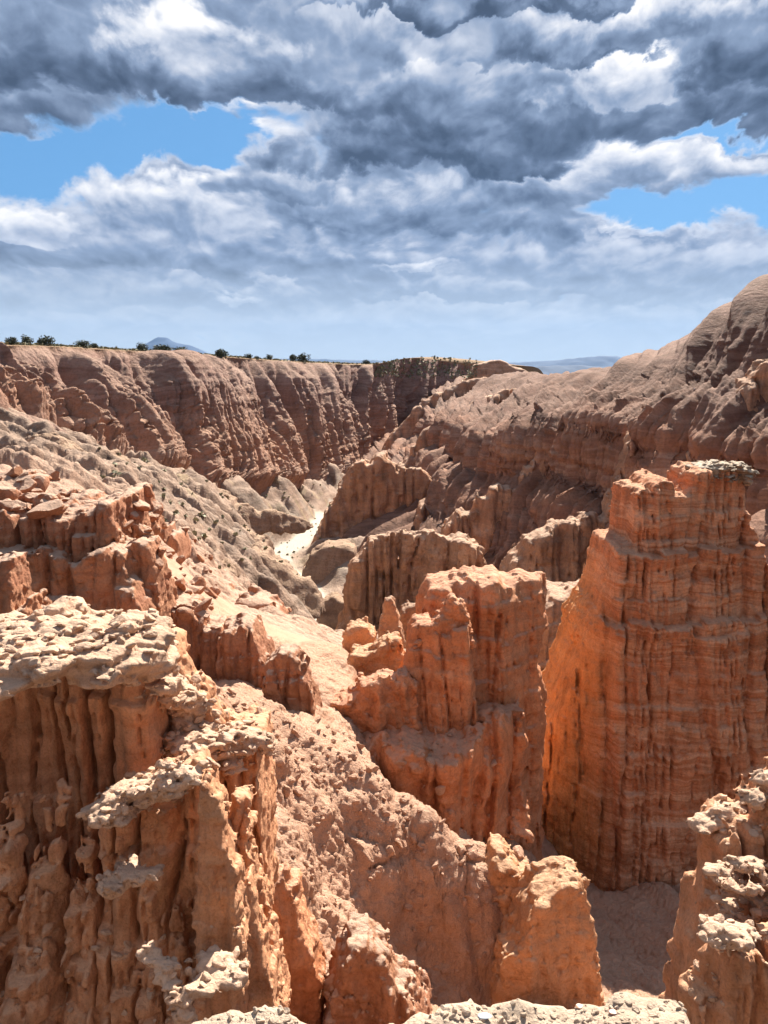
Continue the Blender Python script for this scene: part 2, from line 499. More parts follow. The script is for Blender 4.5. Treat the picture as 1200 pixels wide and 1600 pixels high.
# ------------------------------------------------------------------ implicit solids -> mesh (surface nets)
def surface_net(Fv, lo, h):
    nx, ny, nz = Fv.shape
    S = Fv < 0
    c = np.zeros((nx - 1, ny - 1, nz - 1), np.uint8)
    for i in (0, 1):
        for j in (0, 1):
            for k in (0, 1):
                c += S[i:nx - 1 + i, j:ny - 1 + j, k:nz - 1 + k]
    act = (c > 0) & (c < 8)
    ii, jj, kk = np.nonzero(act)
    idx = np.full(act.shape, -1, np.int32)
    idx[ii, jj, kk] = np.arange(len(ii), dtype=np.int32)
    acc = np.zeros((len(ii), 3), np.float32); cnt = np.zeros(len(ii), np.float32)
    corners = [(a, b, d) for a in (0, 1) for b in (0, 1) for d in (0, 1)]
    val = {q: Fv[ii + q[0], jj + q[1], kk + q[2]] for q in corners}
    for q in corners:
        for ax in range(3):
            if q[ax] == 0:
                r = list(q); r[ax] = 1; r = tuple(r)
                f0, f1 = val[q], val[r]
                cr = (f0 < 0) != (f1 < 0)
                t = np.where(cr, f0 / np.where(cr, f0 - f1, 1), 0)
                for b in range(3):
                    acc[:, b] += np.where(cr, (q[b] + (t if b == ax else 0)), 0)
                cnt += cr
    V = acc / cnt[:, None] + np.stack([ii, jj, kk], 1)
    quads = []
    for ax in range(3):
        s0 = [slice(None)] * 3; s1 = [slice(None)] * 3
        s0[ax] = slice(0, -1); s1[ax] = slice(1, None)
        A, Bb = S[tuple(s0)], S[tuple(s1)]
        cr = A != Bb
        u, v = (ax + 1) % 3, (ax + 2) % 3
        p = list(np.nonzero(cr))
        ok = (p[u] > 0) & (p[v] > 0) & (p[u] < Fv.shape[u] - 1) & (p[v] < Fv.shape[v] - 1)
        p = [q[ok] for q in p]
        flip = A[tuple(p)]
        def g(du, dv):
            q = list(p); q[u] = q[u] - du; q[v] = q[v] - dv
            return idx[tuple(q)]
        a, b, c_, d = g(1, 1), g(0, 1), g(0, 0), g(1, 0)
        q4 = np.stack([a, b, c_, d], 1)
        q4 = np.where(flip[:, None], q4, q4[:, ::-1])
        quads.append(q4)
    Q = np.concatenate(quads)
    Q = Q[(Q >= 0).all(1)]
    return V * h + lo, Q


def poly_sd(x, z, poly):
    """signed distance to a polygon, negative inside"""
    poly = np.asarray(poly, float)
    d = np.full(x.shape, 1e9); ins = np.zeros(x.shape, bool)
    n = len(poly)
    for i in range(n):
        ax, az = poly[i]; bx, bz = poly[(i + 1) % n]
        ex, ez = bx - ax, bz - az
        L = ex * ex + ez * ez + 1e-12
        t = np.clip(((x - ax) * ex + (z - az) * ez) / L, 0, 1)
        d = np.minimum(d, (x - ax - t * ex) ** 2 + (z - az - t * ez) ** 2)
        cond = ((az > z) != (bz > z))
        xc = ax + (z - az) / (ez if abs(ez) > 1e-9 else 1e-9) * ex
        ins ^= cond & (x < xc)
    d = np.sqrt(d)
    return np.where(ins, -d, d)


def fin(name, sil, Y, h, mat, parent=None, front=None, thick=(3, 2), batter=.06, flutes=(), ledges=(), rough=((.5, .1),), lumps=(), cols=(),
        seed=0, edge=.12, edge_scale=.6, label=None, back_slope=0.0, topwave=.0):
    """a wall of clay: outline in the plane at distance Y, a fluted and ledged front, a back, worn edges"""
    sil = np.array(sil, float)
    W = at(sil[:, 0], sil[:, 1], Y)
    poly = W[:, [0, 2]]
    x0, z0 = poly.min(0) - 3 * h - .1 * edge; x1, z1 = poly.max(0) + 3 * h + .1 * edge
    xs = np.arange(x0, x1, h, dtype=np.float32); zs = np.arange(z0, z1, h, dtype=np.float32)
    Xg, Zg = np.meshgrid(xs, zs, indexing='ij')
    zt = (Zg - z0) / (z1 - z0)
    if front is None:
        yf = np.full_like(Xg, Y)
    else:
        fr = np.array(front, float)
        yf = np.interp(Xg / Y, (fr[:, 0] - 600) / F_PX / 1.0, fr[:, 1]).astype(np.float32)
    back = yf.mean() + thick[0] + (thick[1] - thick[0]) * zt
    back = np.maximum(back, yf.mean() + batter * (Zg - z0) + thick[1])
    fy = yf + batter * (Zg - z0)
    for py, step in ledges:
        cj = np.floor(Xg / (edge_scale * .9) + .6 * perlin(Xg / edge_scale, Zg / (4 * edge_scale), py * .37, seed)).astype(np.int32)
        zl = drop(py) * Y + edge * perlin(Xg / (edge_scale * 4), 0 * Xg, 3.1, seed + int(py)) * 2 + (_H[(cj + int(py)) & 255, 33] - .5) * edge * 1.6
        fy = fy + step * sstep(Zg, zl - .25 * h, zl + .6 * h) - .35 * step * sstep(Zg, zl - 5 * h - step, zl)  # soft lip under each tread
    for q, (lam, amp, stretch) in enumerate(flutes):
        wx = Xg / lam + .35 * perlin(Xg / lam * .7, Zg / (lam * stretch * .5), 1.7 + q, seed + 5)
        wz = Zg / (lam * stretch)
        fy = fy + amp * (1 - bill(wx, wz, 5.3 + q + seed * 1.7, seed + q))
    for q, (lam, H, amp, crk) in enumerate(cols):
        pr, ck, rd = columns(Xg, Zg, lam, H, seed + q)
        fy = fy - amp * (pr - .5) - .14 * amp * rd + crk * ck
    fy += .35 * edge * fbm(Xg / edge_scale, Zg / edge_scale, seed + .3, 3, .5, seed)
    wob = .8 * edge * fbm(Xg / edge_scale, Zg / edge_scale / 2.2, seed + 9.3, 3, .45, seed + 3)
    wob2 = edge * fbm(Xg / edge_scale, Zg / edge_scale, seed + 19.3, 4, .55, seed + 8)
    ds = poly_sd(Xg + wob, Zg + wob2, poly).astype(np.float32)
    ymin = fy.min() - 3 * h - .2
    ymax = float(back.max()) + 3 * h + .1
    ys = np.arange(ymin, ymax, h, dtype=np.float32)
    yy = ys[None, :, None]
    A = fy[:, None, :] - yy
    Bk = yy - back[:, None, :]
    D = ds[:, None, :]
    if topwave:
        tw = topwave * perlin(xs[:, None] / (topwave * 3), ys[None, :] / (topwave * 3), .5, seed + 2)
        D = D + tw[:, :, None]
    Fv = np.maximum(np.maximum(A, Bk), D)
    # round the edges where front and outline meet
    k = edge * .9
    m2 = np.minimum(np.maximum(A, -k) + k, 2 * k); m3 = np.minimum(np.maximum(D, -k) + k, 2 * k)
    Fv = np.maximum(Fv, np.sqrt(m2 * m2 + m3 * m3) - k).astype(np.float32)
    bw = sum(a for _, a in rough) + sum(a for _, a in lumps) + 2 * h
    ii, jj, kk = np.nonzero(np.abs(Fv) < bw)
    px, py_, pz = xs[ii], ys[jj], zs[kk]
    dsp = np.zeros(len(ii), np.float32)
    for q, (lam, amp) in enumerate(rough):
        dsp += amp * fbm(px / lam, py_ / lam, pz / lam, 3, .5, seed + q + 1)
    for q, (lam, amp) in enumerate(lumps):
        dsp += amp * clod(px / lam, py_ / lam, pz / lam * 1.25, seed + q) - amp * .3
    Fv[ii, jj, kk] -= dsp
    for ax in range(3):                                    # closed at the ends of the grid
        sl = [slice(None)] * 3
        for e in (0, -1):
            sl[ax] = e
            Fv[tuple(sl)] = np.maximum(Fv[tuple(sl)], .001)
    V, Q = surface_net(Fv, np.array([x0, ymin, z0], np.float32), h)
    org = None if parent is not None else (float(W[:, 0].mean()), float(Y), float(z0))
    o = mesh_obj(name, V, Q, mat, parent, org)
    if label:
        o['label'] = label
    o['_tris'] = 0
    del o['_tris']
    STATS.append((name, len(Q) * 2))
    return o


STATS = []


def blobs(name, items, h, mat, parent=None, lumps=((.12, .05),), rough=((.15, .03),), seed=0, k=.05, label=None, org=None):
    """knobbly rubble crust: many flattened lumps melted into one crust; items (x, y, z, rx, ry, rz) in metres"""
    it = np.array(items, np.float32)
    lo = (it[:, :3] - it[:, 3:]).min(0) - 4 * h - .05; hi = (it[:, :3] + it[:, 3:]).max(0) + 4 * h + .05
    xs, ys, zs = (np.arange(lo[i], hi[i], h, dtype=np.float32) for i in range(3))
    Fv = np.full((len(xs), len(ys), len(zs)), 1.0, np.float32)
    for x, y, z, rx, ry, rz in it:
        r = max(rx, ry, rz) + 4 * h + k
        sx = slice(*np.searchsorted(xs, (x - r, x + r))); sy = slice(*np.searchsorted(ys, (y - r, y + r))); sz = slice(*np.searchsorted(zs, (z - r, z + r)))
        q = np.sqrt(((xs[sx] - x) / rx)[:, None, None] ** 2 + ((ys[sy] - y) / ry)[None, :, None] ** 2 + ((zs[sz] - z) / rz)[None, None, :] ** 2)
        d = (q - 1) * min(rx, ry, rz)
        cur = Fv[sx, sy, sz]
        hh = np.clip(.5 + .5 * (cur - d) / k, 0, 1)
        Fv[sx, sy, sz] = cur * (1 - hh) + d * hh - k * hh * (1 - hh)
    bw = sum(a for _, a in rough) + 1.5 * sum(a for _, a in lumps) + 2 * h
    ii, jj, kk = np.nonzero(np.abs(Fv) < bw)
    px, py_, pz = xs[ii], ys[jj], zs[kk]
    dsp = np.zeros(len(ii), np.float32)
    for q, (lam, amp) in enumerate(rough):
        dsp += amp * fbm(px / lam, py_ / lam, pz / lam * 1.5, 3, .5, seed + q + 1)
    lay = lumps[0][1]
    dsp += .15 * lay * np.sign(perlin(px / (lay * 14), py_ / (lay * 14), pz / (lay * 1.6), seed + 7)) * np.minimum(1, 5 * np.abs(perlin(px / (lay * 14), py_ / (lay * 14), pz / (lay * 1.6), seed + 7)))
    for q, (lam, amp) in enumerate(lumps):
        dsp += amp * clod(px / lam, py_ / lam, pz / lam * 2.6, seed + q) - amp * .3
    Fv[ii, jj, kk] -= dsp
    V, Q = surface_net(Fv, lo, h)
    if org is None:
        org = None if parent is not None else (float(it[:, 0].mean()), float(it[:, 1].mean()), float(lo[2]))
    o = mesh_obj(name, V, Q, mat, parent, org)
    if label:
        o['label'] = label
    STATS.append((name, len(Q) * 2))
    return o


# ------------------------------------------------------------------ big landscape sheets
def cr_matrix(n, m):
    """Catmull-Rom interpolation matrix from n controls to m samples"""
    t = np.linspace(0, n - 1, m) if np.isscalar(m) else np.asarray(m)
    m = len(t)
    i = np.clip(np.floor(t).astype(int), 0, n - 2)
    f = t - i
    Wt = np.zeros((m, n))
    for o, w in ((-1, -.5 * f + f * f - .5 * f ** 3), (0, 1 - 2.5 * f * f + 1.5 * f ** 3), (1, .5 * f + 2 * f * f - 1.5 * f ** 3), (2, -.5 * f * f + .5 * f ** 3)):
        j = i + o
        # reflect the ends linearly
        lo_ = j < 0; hi_ = j > n - 1
        jj = np.clip(j, 0, n - 1)
        np.add.at(Wt, (np.arange(m), jj), w)
        k = np.nonzero(lo_)[0]
        Wt[k, 0] += w[k]; Wt[k, 1] -= w[k]
        k = np.nonzero(hi_)[0]
        Wt[k, n - 1] += w[k]; Wt[k, n - 2] -= w[k]
    return Wt


def normals(Pg):
    a = np.gradient(Pg, axis=0); b = np.gradient(Pg, axis=1)
    n = np.cross(a, b)
    n /= np.linalg.norm(n, axis=-1, keepdims=True) + 1e-9
    return n


def lengths(Pg):
    """distance along the sheet in both directions, taken on the middle line"""
    ds = np.linalg.norm(np.diff(Pg, axis=0), axis=-1)
    dt = np.linalg.norm(np.diff(Pg, axis=1), axis=-1)
    U = np.concatenate([[0], np.cumsum(ds[:, Pg.shape[1] // 2])])
    Vv = np.concatenate([np.zeros((Pg.shape[0], 1)), np.cumsum(dt, axis=1)], 1)
    return np.broadcast_to(U[:, None], Pg.shape[:2]).astype(np.float32), Vv.astype(np.float32)


def spaced(dens):
    return np.concatenate([i + np.arange(k) / k for i, k in enumerate(dens)] + [[len(dens)]])


def resample(ctrl, tu, tv):
    A = cr_matrix(ctrl.shape[0], tu); Bm = cr_matrix(ctrl.shape[1], tv)
    return np.einsum('ai,ijc,bj->abc', A, ctrl, Bm)


def strata(z, seed=0, s=1.0):
    """hard and soft beds: steps out and back with height"""
    return perlin(0 * z, z / (2.2 * s), 1.3, seed) + .6 * perlin(0 * z, z / (.8 * s), 4.3, seed + 1)


# ---- left rim wall -----------------------------------------------------------------
def left_wall():
    rim = [(-520, 520, 92), (-340, 525, 104), (-170, 533, 120), (-40, 538, 140), (80, 541, 162), (190, 547, 190), (300, 553, 222), (400, 561, 258),
           (500, 567, 300), (580, 569, 335), (655, 559, 385), (745, 573, 440)]
    base = [(-150, 622, 96), (-60, 630, 104), (20, 652, 113), (110, 694, 126), (200, 738, 142), (275, 757, 165), (350, 760, 192), (440, 755, 228),
            (515, 743, 266), (565, 727, 305), (610, 710, 350), (655, 694, 400)]
    rim = np.array([at(*p) for p in rim]); base = np.array([at(*p) for p in base])
    hv = base - rim
    rows = []
    for fx, fz in ((-7, None), (-1.2, None), (-.12, None), (0.06, .03), (.3, .2), (.55, .45), (.8, .75), (1.0, 1.0), (1.35, 1.18)):
        p = rim + hv * (fx if fx > -2 else np.array([-7.0] * 9 + [-3, -1.6, -1.5])[:, None])
        p[:, 2] = rim[:, 2] + (hv[:, 2] * fz if fz is not None else (-5.0 if fx < -2 else .12))
        rows.append(p)
    ctrl = np.stack(rows, 1)
    tu = spaced([24, 40, 90, 120, 125, 110, 100, 90, 80, 60, 40]); tv = spaced([4, 8, 12, 24, 44, 58, 66, 62, 22])
    nu, nv = len(tu), len(tv)
    Pg = resample(ctrl, tu, tv)
    n = normals(Pg); n *= np.sign(n[..., 2:3].mean())
    U, Vv = lengths(Pg)
    t = tv[None, :] * 8 / 9 * 1.125 + 0 * U
    t = np.minimum(t, 8.0)
    cl = sstep(t, 2.4, 4.2) * (1 - sstep(t, 7.0, 7.7))
    top = sstep(t, 2.2, 3.0)
    Vd = Vv - Vv[:, 30:31]
    sk = U - .1 * Vd + 4 * perlin(U / 24, Vd / 30, 7.7, 3)
    rows3 = U / 14 + .6
    d = np.zeros_like(U)
    lowr = sstep(t, 3.6, 5.6) * (1 - sstep(t, 7.0, 7.7))
    d += 7.5 * cl * (bill(sk / 21, Vd / 120, .3, 1) - .5)
    d += 3.6 * cl * (bill(sk / 8.6 + .5 * perlin(U / 12, Vd / 16, .1, 9), Vd / 60, 1.3, 2) - .5)
    pr, ck, rd = columns(sk, Vd, 3.4, 9.0, 4, .13)
    d += lowr * (.9 * (pr - .5) + 1.2 * (rd - .5) - 1.7 * ck)
    pr, ck, rd = columns(sk, Vd, 1.5, 4.0, 5, .15)
    d += lowr * (.4 * (pr - .5) + .45 * (rd - .5) - .7 * ck)
    d += lowr * (1.1 * (clod(sk / 3.0, Vd / 4.2, 0 * U, 5) - .4) + .5 * (clod(sk / 1.4, Vd / 2.0, 0 * U, 6) - .4))
    d += 1.2 * cl * (bill(sk / 4.4 + .4 * perlin(U / 6, Vd / 9, 3.1, 9), Vd / 26, 7.3, 2) - .5)
    d += .6 * lowr * (bill(sk / 1.9, Vd / 5, 3.3, 6) - .4)
    d += .45 * cl * (bill(sk / 3.2, Vd / 22, 6.3, 6) - .4)
    d += .25 * top * fbm(U / 2.5, Vd / 2.5, .7, 3, .5, 12) + .1 * fbm(U / 1.2, Vv / 1.2, .2, 2, .5, 3)
    d += 1.0 * cl * fbm(U / 22, Vd / 22, .2, 2, .5, 22)
    cp = .3 + 6 * sstep(t, 2.6, 4.2)
    d = np.where(d > cp, cp + .45 * (d - cp) * sstep(t, 2.3, 3.0), d)
    d = np.maximum(d, -.3 - 9 * sstep(t, 2.6, 4.0))
    Pg = Pg + n * d[..., None]
    z = Pg[..., 2]
    n2 = normals(Pg); n2 *= np.sign(n2[..., 2:3].mean())
    hn = n2 * (1, 1, 0)
    Pg = Pg + hn * (cl * .42 * strata(z + .4 * perlin(U / 30, 0 * U, .3, 4), 3, 1.2))[..., None]
    cliff = sstep(t + .35 * perlin(U / 12, Vd / 12, 4.4, 9), 4.6, 6.0) * (1 - sstep(t, 7.1, 7.9))
    grass = (1 - sstep(t, 2.3, 3.1)) * .9
    o = mesh_obj('canyon_wall', Pg.reshape(-1, 3), grid_quads(nu, nv)[:, ::-1] if n[..., 2].mean() < 0 else grid_quads(nu, nv), M['rim'],
                 attrs={'cliff': cliff.ravel(), 'dry_grass': grass.ravel()})
    tag(o, 'mauve and tan gullied canyon wall under a flat rim', kind='structure')
    return rim


# ---- right hillside ---------------------------------------------------------------
def right_hill():
    cols = [
        [(1800, 200, 74), (1700, 250, 70), (1600, 480, 62), (1530, 640, 57), (1500, 800, 55), (1420, 850, 51), (1400, 1050, 49), (1250, 1280, 45)],
        [(1420, 330, 104), (1350, 365, 89), (1280, 560, 80), (1210, 700, 71), (1190, 850, 68.5), (1130, 900, 60), (1110, 1100, 57.5), (1000, 1250, 50)],
        [(1235, 420, 130), (1195, 445, 109), (1135, 590, 98), (1060, 682, 87), (1040, 825, 84), (965, 885, 73), (930, 1100, 70), (850, 1190, 57)],
        [(1080, 525, 175), (1060, 531, 142), (1010, 612, 125), (950, 653, 110), (925, 768, 106), (880, 805, 97), (850, 915, 92.5), (740, 1060, 78)],
        [(985, 568, 220), (975, 567, 178), (920, 620, 155), (870, 660, 132), (848, 745, 127.5), (790, 790, 112), (765, 880, 107), (640, 1010, 98)],
        [(905, 588, 280), (898, 589, 220), (840, 630, 185), (785, 690, 155), (768, 750, 151), (715, 790, 133), (692, 860, 128), (580, 985, 116)],
        [(855, 588, 340), (845, 587, 268), (790, 628, 228), (745, 680, 190), (727, 735, 186), (690, 757, 170), (665, 820, 165), (600, 865, 152)],
        [(805, 584, 420), (795, 582, 326), (740, 622, 285), (700, 660, 236), (685, 705, 232), (650, 722, 213), (630, 770, 208), (525, 838, 189)],
        [(745, 588, 520), (735, 588, 430), (700, 618, 350), (668, 650, 298), (655, 688, 294), (625, 700, 274), (610, 725, 270), (565, 748, 250)],
        [(690, 592, 600), (680, 592, 520), (665, 614, 430), (645, 645, 382), (635, 675, 378), (612, 685, 352), (600, 705, 348), (575, 718, 330)],
    ]
    for c in cols[1:]:
        (x3, y3, d3), (x4, y4, d4), (x5, y5, d5), (x6, y6, d6), (x7, y7, d7) = c[3:]
        d4 = d3 * .935; d5 = d4 * .945; d6 = d5 * .93
        c[4:7] = [(x3 - 12, y4, d4), (x3 - 40, y5, d5), (x3 - 62, y6, d6)]
        c[7] = (x7, y7, min(d7, d6 * .93))
        c[3:] = [(x, y, d * k) for (x, y, d), k in zip(c[3:], (1.03, 1.07, 1.1, 1.12, 1.12))]
    ctrl = np.array([[at(*p) for p in c] for c in cols])
    basex = ctrl[:, -1] + (ctrl[:, -1] - ctrl[:, -2]) * .25 - np.array((0, 0, 7.0))
    ctrl = np.concatenate([ctrl, basex[:, None]], 1)
    tu = spaced([16, 80, 170, 160, 120, 80, 50, 30, 20]); tv = spaced([10, 66, 60, 40, 26, 30, 20, 4])
    nu, nv = len(tu), len(tv)
    Pg = resample(ctrl, tu, tv)
    n = normals(Pg)
    sgn = np.sign((n[..., 2]).mean()); n *= sgn
    U, Vv = lengths(Pg)
    Vd = Vv - Vv[:, 60:61]
    t = tv[None, :] + 0 * U
    t2 = t + .25 * perlin(U / 16, 0 * U, .3, 31)
    hill = sstep(t, .3, 1.6)
    cl = .62 * sstep(t2, 2.5, 3.2) + .38 * (sstep(t2, 2.75, 3.1) * (1 - sstep(t2, 4.0, 4.3)) + sstep(t2, 4.7, 5.05) * (1 - sstep(t2, 6.1, 6.7)))
    cl = cl * (1 - .6 * sstep(t, 6.8, 7.6))
    sk = U + 2.5 * perlin(U / 16, Vd / 30, 7.7, 3)
    d = np.zeros_like(U)
    clm = np.maximum(cl, .6 * sstep(t2, 1.25, 2.2))
    d += hill * (2.6 + 2.4 * (1 - sstep(U, 30, 75))) * (bill(sk / 21, Vd / 150, .3, 1) - .5)
    d += hill * 1.6 * (bill(sk / 6.2 + .4 * perlin(U / 9, Vd / 14, 5.5, 3), Vd / 60, 9.3, 2) - .5)
    d += hill * 1.8 * (bill(sk / 11, Vd / 110, 1.3, 2) - .5)
    pr, ck, rd = columns(sk, Vd, 4.2, 15.0, 14, .12)
    d += clm * (1.7 * (pr - .5) + 1.2 * (rd - .5) - 1.8 * ck)
    pr, ck, rd = columns(sk, Vd, 1.7, 7.0, 15, .14)
    d += clm * (.7 * (pr - .5) + .5 * (rd - .5) - .8 * ck)
    pr, ck, rd = columns(sk, Vd, .75, 3.0, 16, .15)
    d += clm * (.28 * (pr - .5) + .2 * (rd - .5) - .3 * ck)
    d += (1 - .7 * cl) * hill * (1.1 * (bill(sk / 4.1, Vd / 60, 4.3, 6) - .4) + .45 * (bill(sk / 1.7, Vd / 30, 6.3, 7) - .4))
    d += clm * (.2 * (clod(U / 1.6, Vd / 2.6, 0 * U, 5) - .4) + .15 * fbm(U / 1.2, Vd / 1.2, .4, 3, .5, 7))
    d += .35 * hill * fbm(U / 9, Vd / 9, .7, 4, .5, 12)
    Pg = Pg + n * d[..., None]
    z = Pg[..., 2]
    # benches: parts of the wall step back at a few levels
    n2 = normals(Pg) * sgn
    hn = n2 * (1, 1, 0)
    zz = z + .8 * perlin(U / 20, Vd / 40, .3, 4)
    st = .5 * strata(zz, 7, 1.6) + .35 * strata(zz, 17, .6) + .16 * strata(zz, 27, .25)
    Pg = Pg + hn * ((.35 * hill + .65 * cl) * st)[..., None]
    cliff = np.clip(cl * (.8 + .5 * perlin(U / 18, Vd / 9, 2.2, 14)) * (1 - .75 * sstep(t, 4.6, 6.2)), 0, 1)
    Q = grid_quads(nu, nv)
    if sgn < 0:
        Q = Q[:, ::-1]
    o = mesh_obj('hillside', Pg.reshape(-1, 3), Q, M['hill'], attrs={'cliff': cliff.ravel()})
    tag(o, 'brown rounded hillside breaking into fluted cliffs', kind='structure')


# ---- gorge floor: heights through measured points ------------------------------------
PTS = np.array([
    # near slope
    (330, 1085, 16), (400, 1150, 14.6), (400, 1250, 12.3), (420, 1350, 11), (430, 1450, 9.6), (450, 1300, 12.2), (480, 1360, 12.6), (520, 1450, 12.0), (600, 1530, 12.4), (560, 1590, 10), (680, 1590, 12.0), (620, 1600, 10.4),
    (500, 1140, 18.2), (570, 1185, 17), (480, 1240, 15.2), (430, 1200, 14.4), (585, 1220, 16.2), (540, 1232, 15.8),
    (500, 1300, 14.8), (560, 1395, 14.8), (640, 1480, 14.75), (700, 1540, 14.6), (745, 1585, 14.4), (600, 1260, 16.2), (660, 1300, 16.0), (740, 1385, 15.4), (700, 1345, 15.7), (620, 1380, 15.4), (690, 1450, 15.25), (740, 1500, 14.95),
    (300, 1200, 12.5), (200, 1200, 12), (0, 1200, 12),
    (830, 1600, 13.2), (900, 1590, 14.5), (950, 1490, 20), (1000, 1410, 22.6), (1050, 1540, 17), (1200, 1460, 20), (1150, 1390, 24), (940, 1395, 24), (900, 1480, 18.0),
    (350, 1600, 7.5), (100, 1600, 7.2), (500, 1700, 6.2), (800, 1760, 7.0), (1000, 1760, 9), (1200, 1700, 11),
    (550, 1095, 22), (620, 1130, 24), (480, 1010, 27), (530, 1020, 28), (420, 960, 35), (450, 1010, 28), (520, 1055, 24), (360, 1060, 21), (300, 1075, 20), (250, 1080, 19.5),
    (740, 1350, 19), (840, 1400, 20.5), (880, 1360, 24.5), (700, 1330, 17.6), (780, 1385, 18.4), (610, 1245, 18.2), (650, 1290, 17.8), (560, 1175, 19.6), (845, 1180, 36), (850, 1150, 46), (760, 1150, 40), (680, 1080, 45),
    (600, 1040, 50), (620, 1000, 75), (560, 1000, 95), (1000, 1250, 42), (1150, 1380, 34), (1300, 1400, 30),
    # left middle
    (0, 1000, 20), (100, 1000, 20), (240, 965, 23), (270, 900, 28), (250, 850, 33), (180, 800, 36), (80, 765, 40), (0, 745, 42), (-100, 740, 42), (-250, 720, 40),
    (310, 930, 36), (360, 930, 52), (300, 890, 55), (330, 870, 80), (400, 900, 95), (380, 880, 112), (440, 930, 110), (480, 975, 100), (520, 990, 112),
    (250, 810, 70), (200, 770, 78), (100, 715, 88), (0, 690, 84), (-120, 680, 80), (-300, 660, 76), (20, 655, 108), (100, 694, 120), (200, 742, 136), (275, 762, 160), (345, 765, 184),
    (-100, 630, 98), (-250, 618, 86), (430, 760, 218), (500, 749, 256), (560, 735, 300), (640, 710, 360),
    (280, 790, 110), (330, 790, 145), (370, 830, 140), (300, 840, 105), (430, 790, 200), (470, 770, 230), (540, 760, 250),
    (510, 812, 215), (480, 838, 192), (430, 868, 172), (432, 888, 162), (466, 908, 151), (492, 948, 133), (520, 990, 118), (545, 1005, 105), (500, 880, 165), (530, 840, 190), (540, 900, 150), (380, 800, 180), (-60, 640, 130), (80, 690, 150), (180, 740, 175), (280, 765, 205), (360, 772, 235), (450, 770, 270), (-250, 640, 110), (-450, 660, 95), (400, 945, 70), (400, 925, 84), (450, 978, 68), (450, 965, 86), (500, 1003, 60), (500, 1002, 74), (500, 996, 92), (550, 1018, 60), (550, 1016, 76), (550, 1010, 92), (600, 1015, 60), (480, 985, 92), (440, 950, 100),
    (600, 950, 125), (560, 870, 165), (600, 780, 230),
], float)


def _k(r):
    return np.where(r > 1e-9, r * r * np.log(r + 1e-12), 0)


_W = at(PTS[:, 0], PTS[:, 1], PTS[:, 2])
_c = np.stack([_W[:, 0] / _W[:, 1] * 1.6, np.log(_W[:, 1])], 1)
_rhs = _W[:, 2] / _W[:, 1]
_n = len(_c)
_A = np.zeros((_n + 3, _n + 3))
_A[:_n, :_n] = _k(np.linalg.norm(_c[:, None] - _c[None], axis=-1)) + np.eye(_n) * 5e-4
_A[:_n, _n] = 1; _A[:_n, _n + 1:] = _c
_A[_n:, :_n] = _A[:_n, _n:].T
_sol = np.linalg.solve(_A, np.concatenate([_rhs, np.zeros(3)]))


def ground_z(x, y):
    x = np.asarray(x, float); y = np.asarray(y, float)
    q = np.stack([x / y * 1.6, np.log(y)], -1).reshape(-1, 2)
    out = np.empty(len(q))
    for i in range(0, len(q), 60000):
        s = q[i:i + 60000]
        r = np.sqrt(((s[:, None] - _c[None]) ** 2).sum(-1))
        out[i:i + 60000] = _k(r) @ _sol[:_n] + _sol[_n] + s @ _sol[_n + 1:]
    return out.reshape(x.shape) * y


WASH = np.array([at(*p) for p in [(575, 770, 262), (545, 785, 240), (512, 806, 217), (488, 832, 194), (445, 856, 177), (428, 876, 166), (448, 893, 157), (468, 910, 149), (480, 928, 140), (498, 948, 131),
                                  (478, 965, 124), (505, 978, 119), (535, 992, 113), (560, 1005, 104), (590, 1010, 95)]])


def wash_dist(x, y):
    d = np.full(x.shape, 1e9)
    for a, b in zip(WASH[:-1, :2], WASH[1:, :2]):
        e = b - a
        t = np.clip(((x - a[0]) * e[0] + (y - a[1]) * e[1]) / (e @ e), 0, 1)
        d = np.minimum(d, np.hypot(x - a[0] - t * e[0], y - a[1] - t * e[1]))
    return d


MOUNDS = [(390, 880, 128, 13, 5.0), (455, 935, 118, 9, 5.0), (410, 940, 100, 9, 3.5), (345, 800, 150, 17, 6), (400, 790, 185, 16, 5), (470, 745, 235, 22, 6), (515, 900, 148, 7, 3.5),
          (530, 870, 168, 9, 4), (250, 790, 95, 14, 2), (505, 965, 125, 5, 2.0), (120, 700, 108, 14, 1.5), (190, 735, 104, 9, 1.5), (300, 850, 90, 10, 2.5), (540, 945, 128, 6, 3)]


def fan(nu, nv, a0, a1, y0, y1, power=1.0):
    a = np.linspace(a0, a1, nu)
    s = np.linspace(0, 1, nv) ** power
    y = np.exp(math.log(y0) + (math.log(y1) - math.log(y0)) * s)
    Yg = np.broadcast_to(y[None], (nu, nv))
    Xg = a[:, None] * Yg
    # coarse evaluation, then fine interpolation
    cu, cv = nu // 5, nv // 5
    ac = np.linspace(a0, a1, cu); yc = np.exp(math.log(y0) + (math.log(y1) - math.log(y0)) * np.linspace(0, 1, cv) ** power)
    Zc = ground_z(ac[:, None] * yc[None], np.broadcast_to(yc[None], (cu, cv))) / yc[None]
    Z = cr_matrix(cu, nu) @ Zc @ cr_matrix(cv, nv).T * Yg
    return np.stack([Xg, Yg, Z], -1)


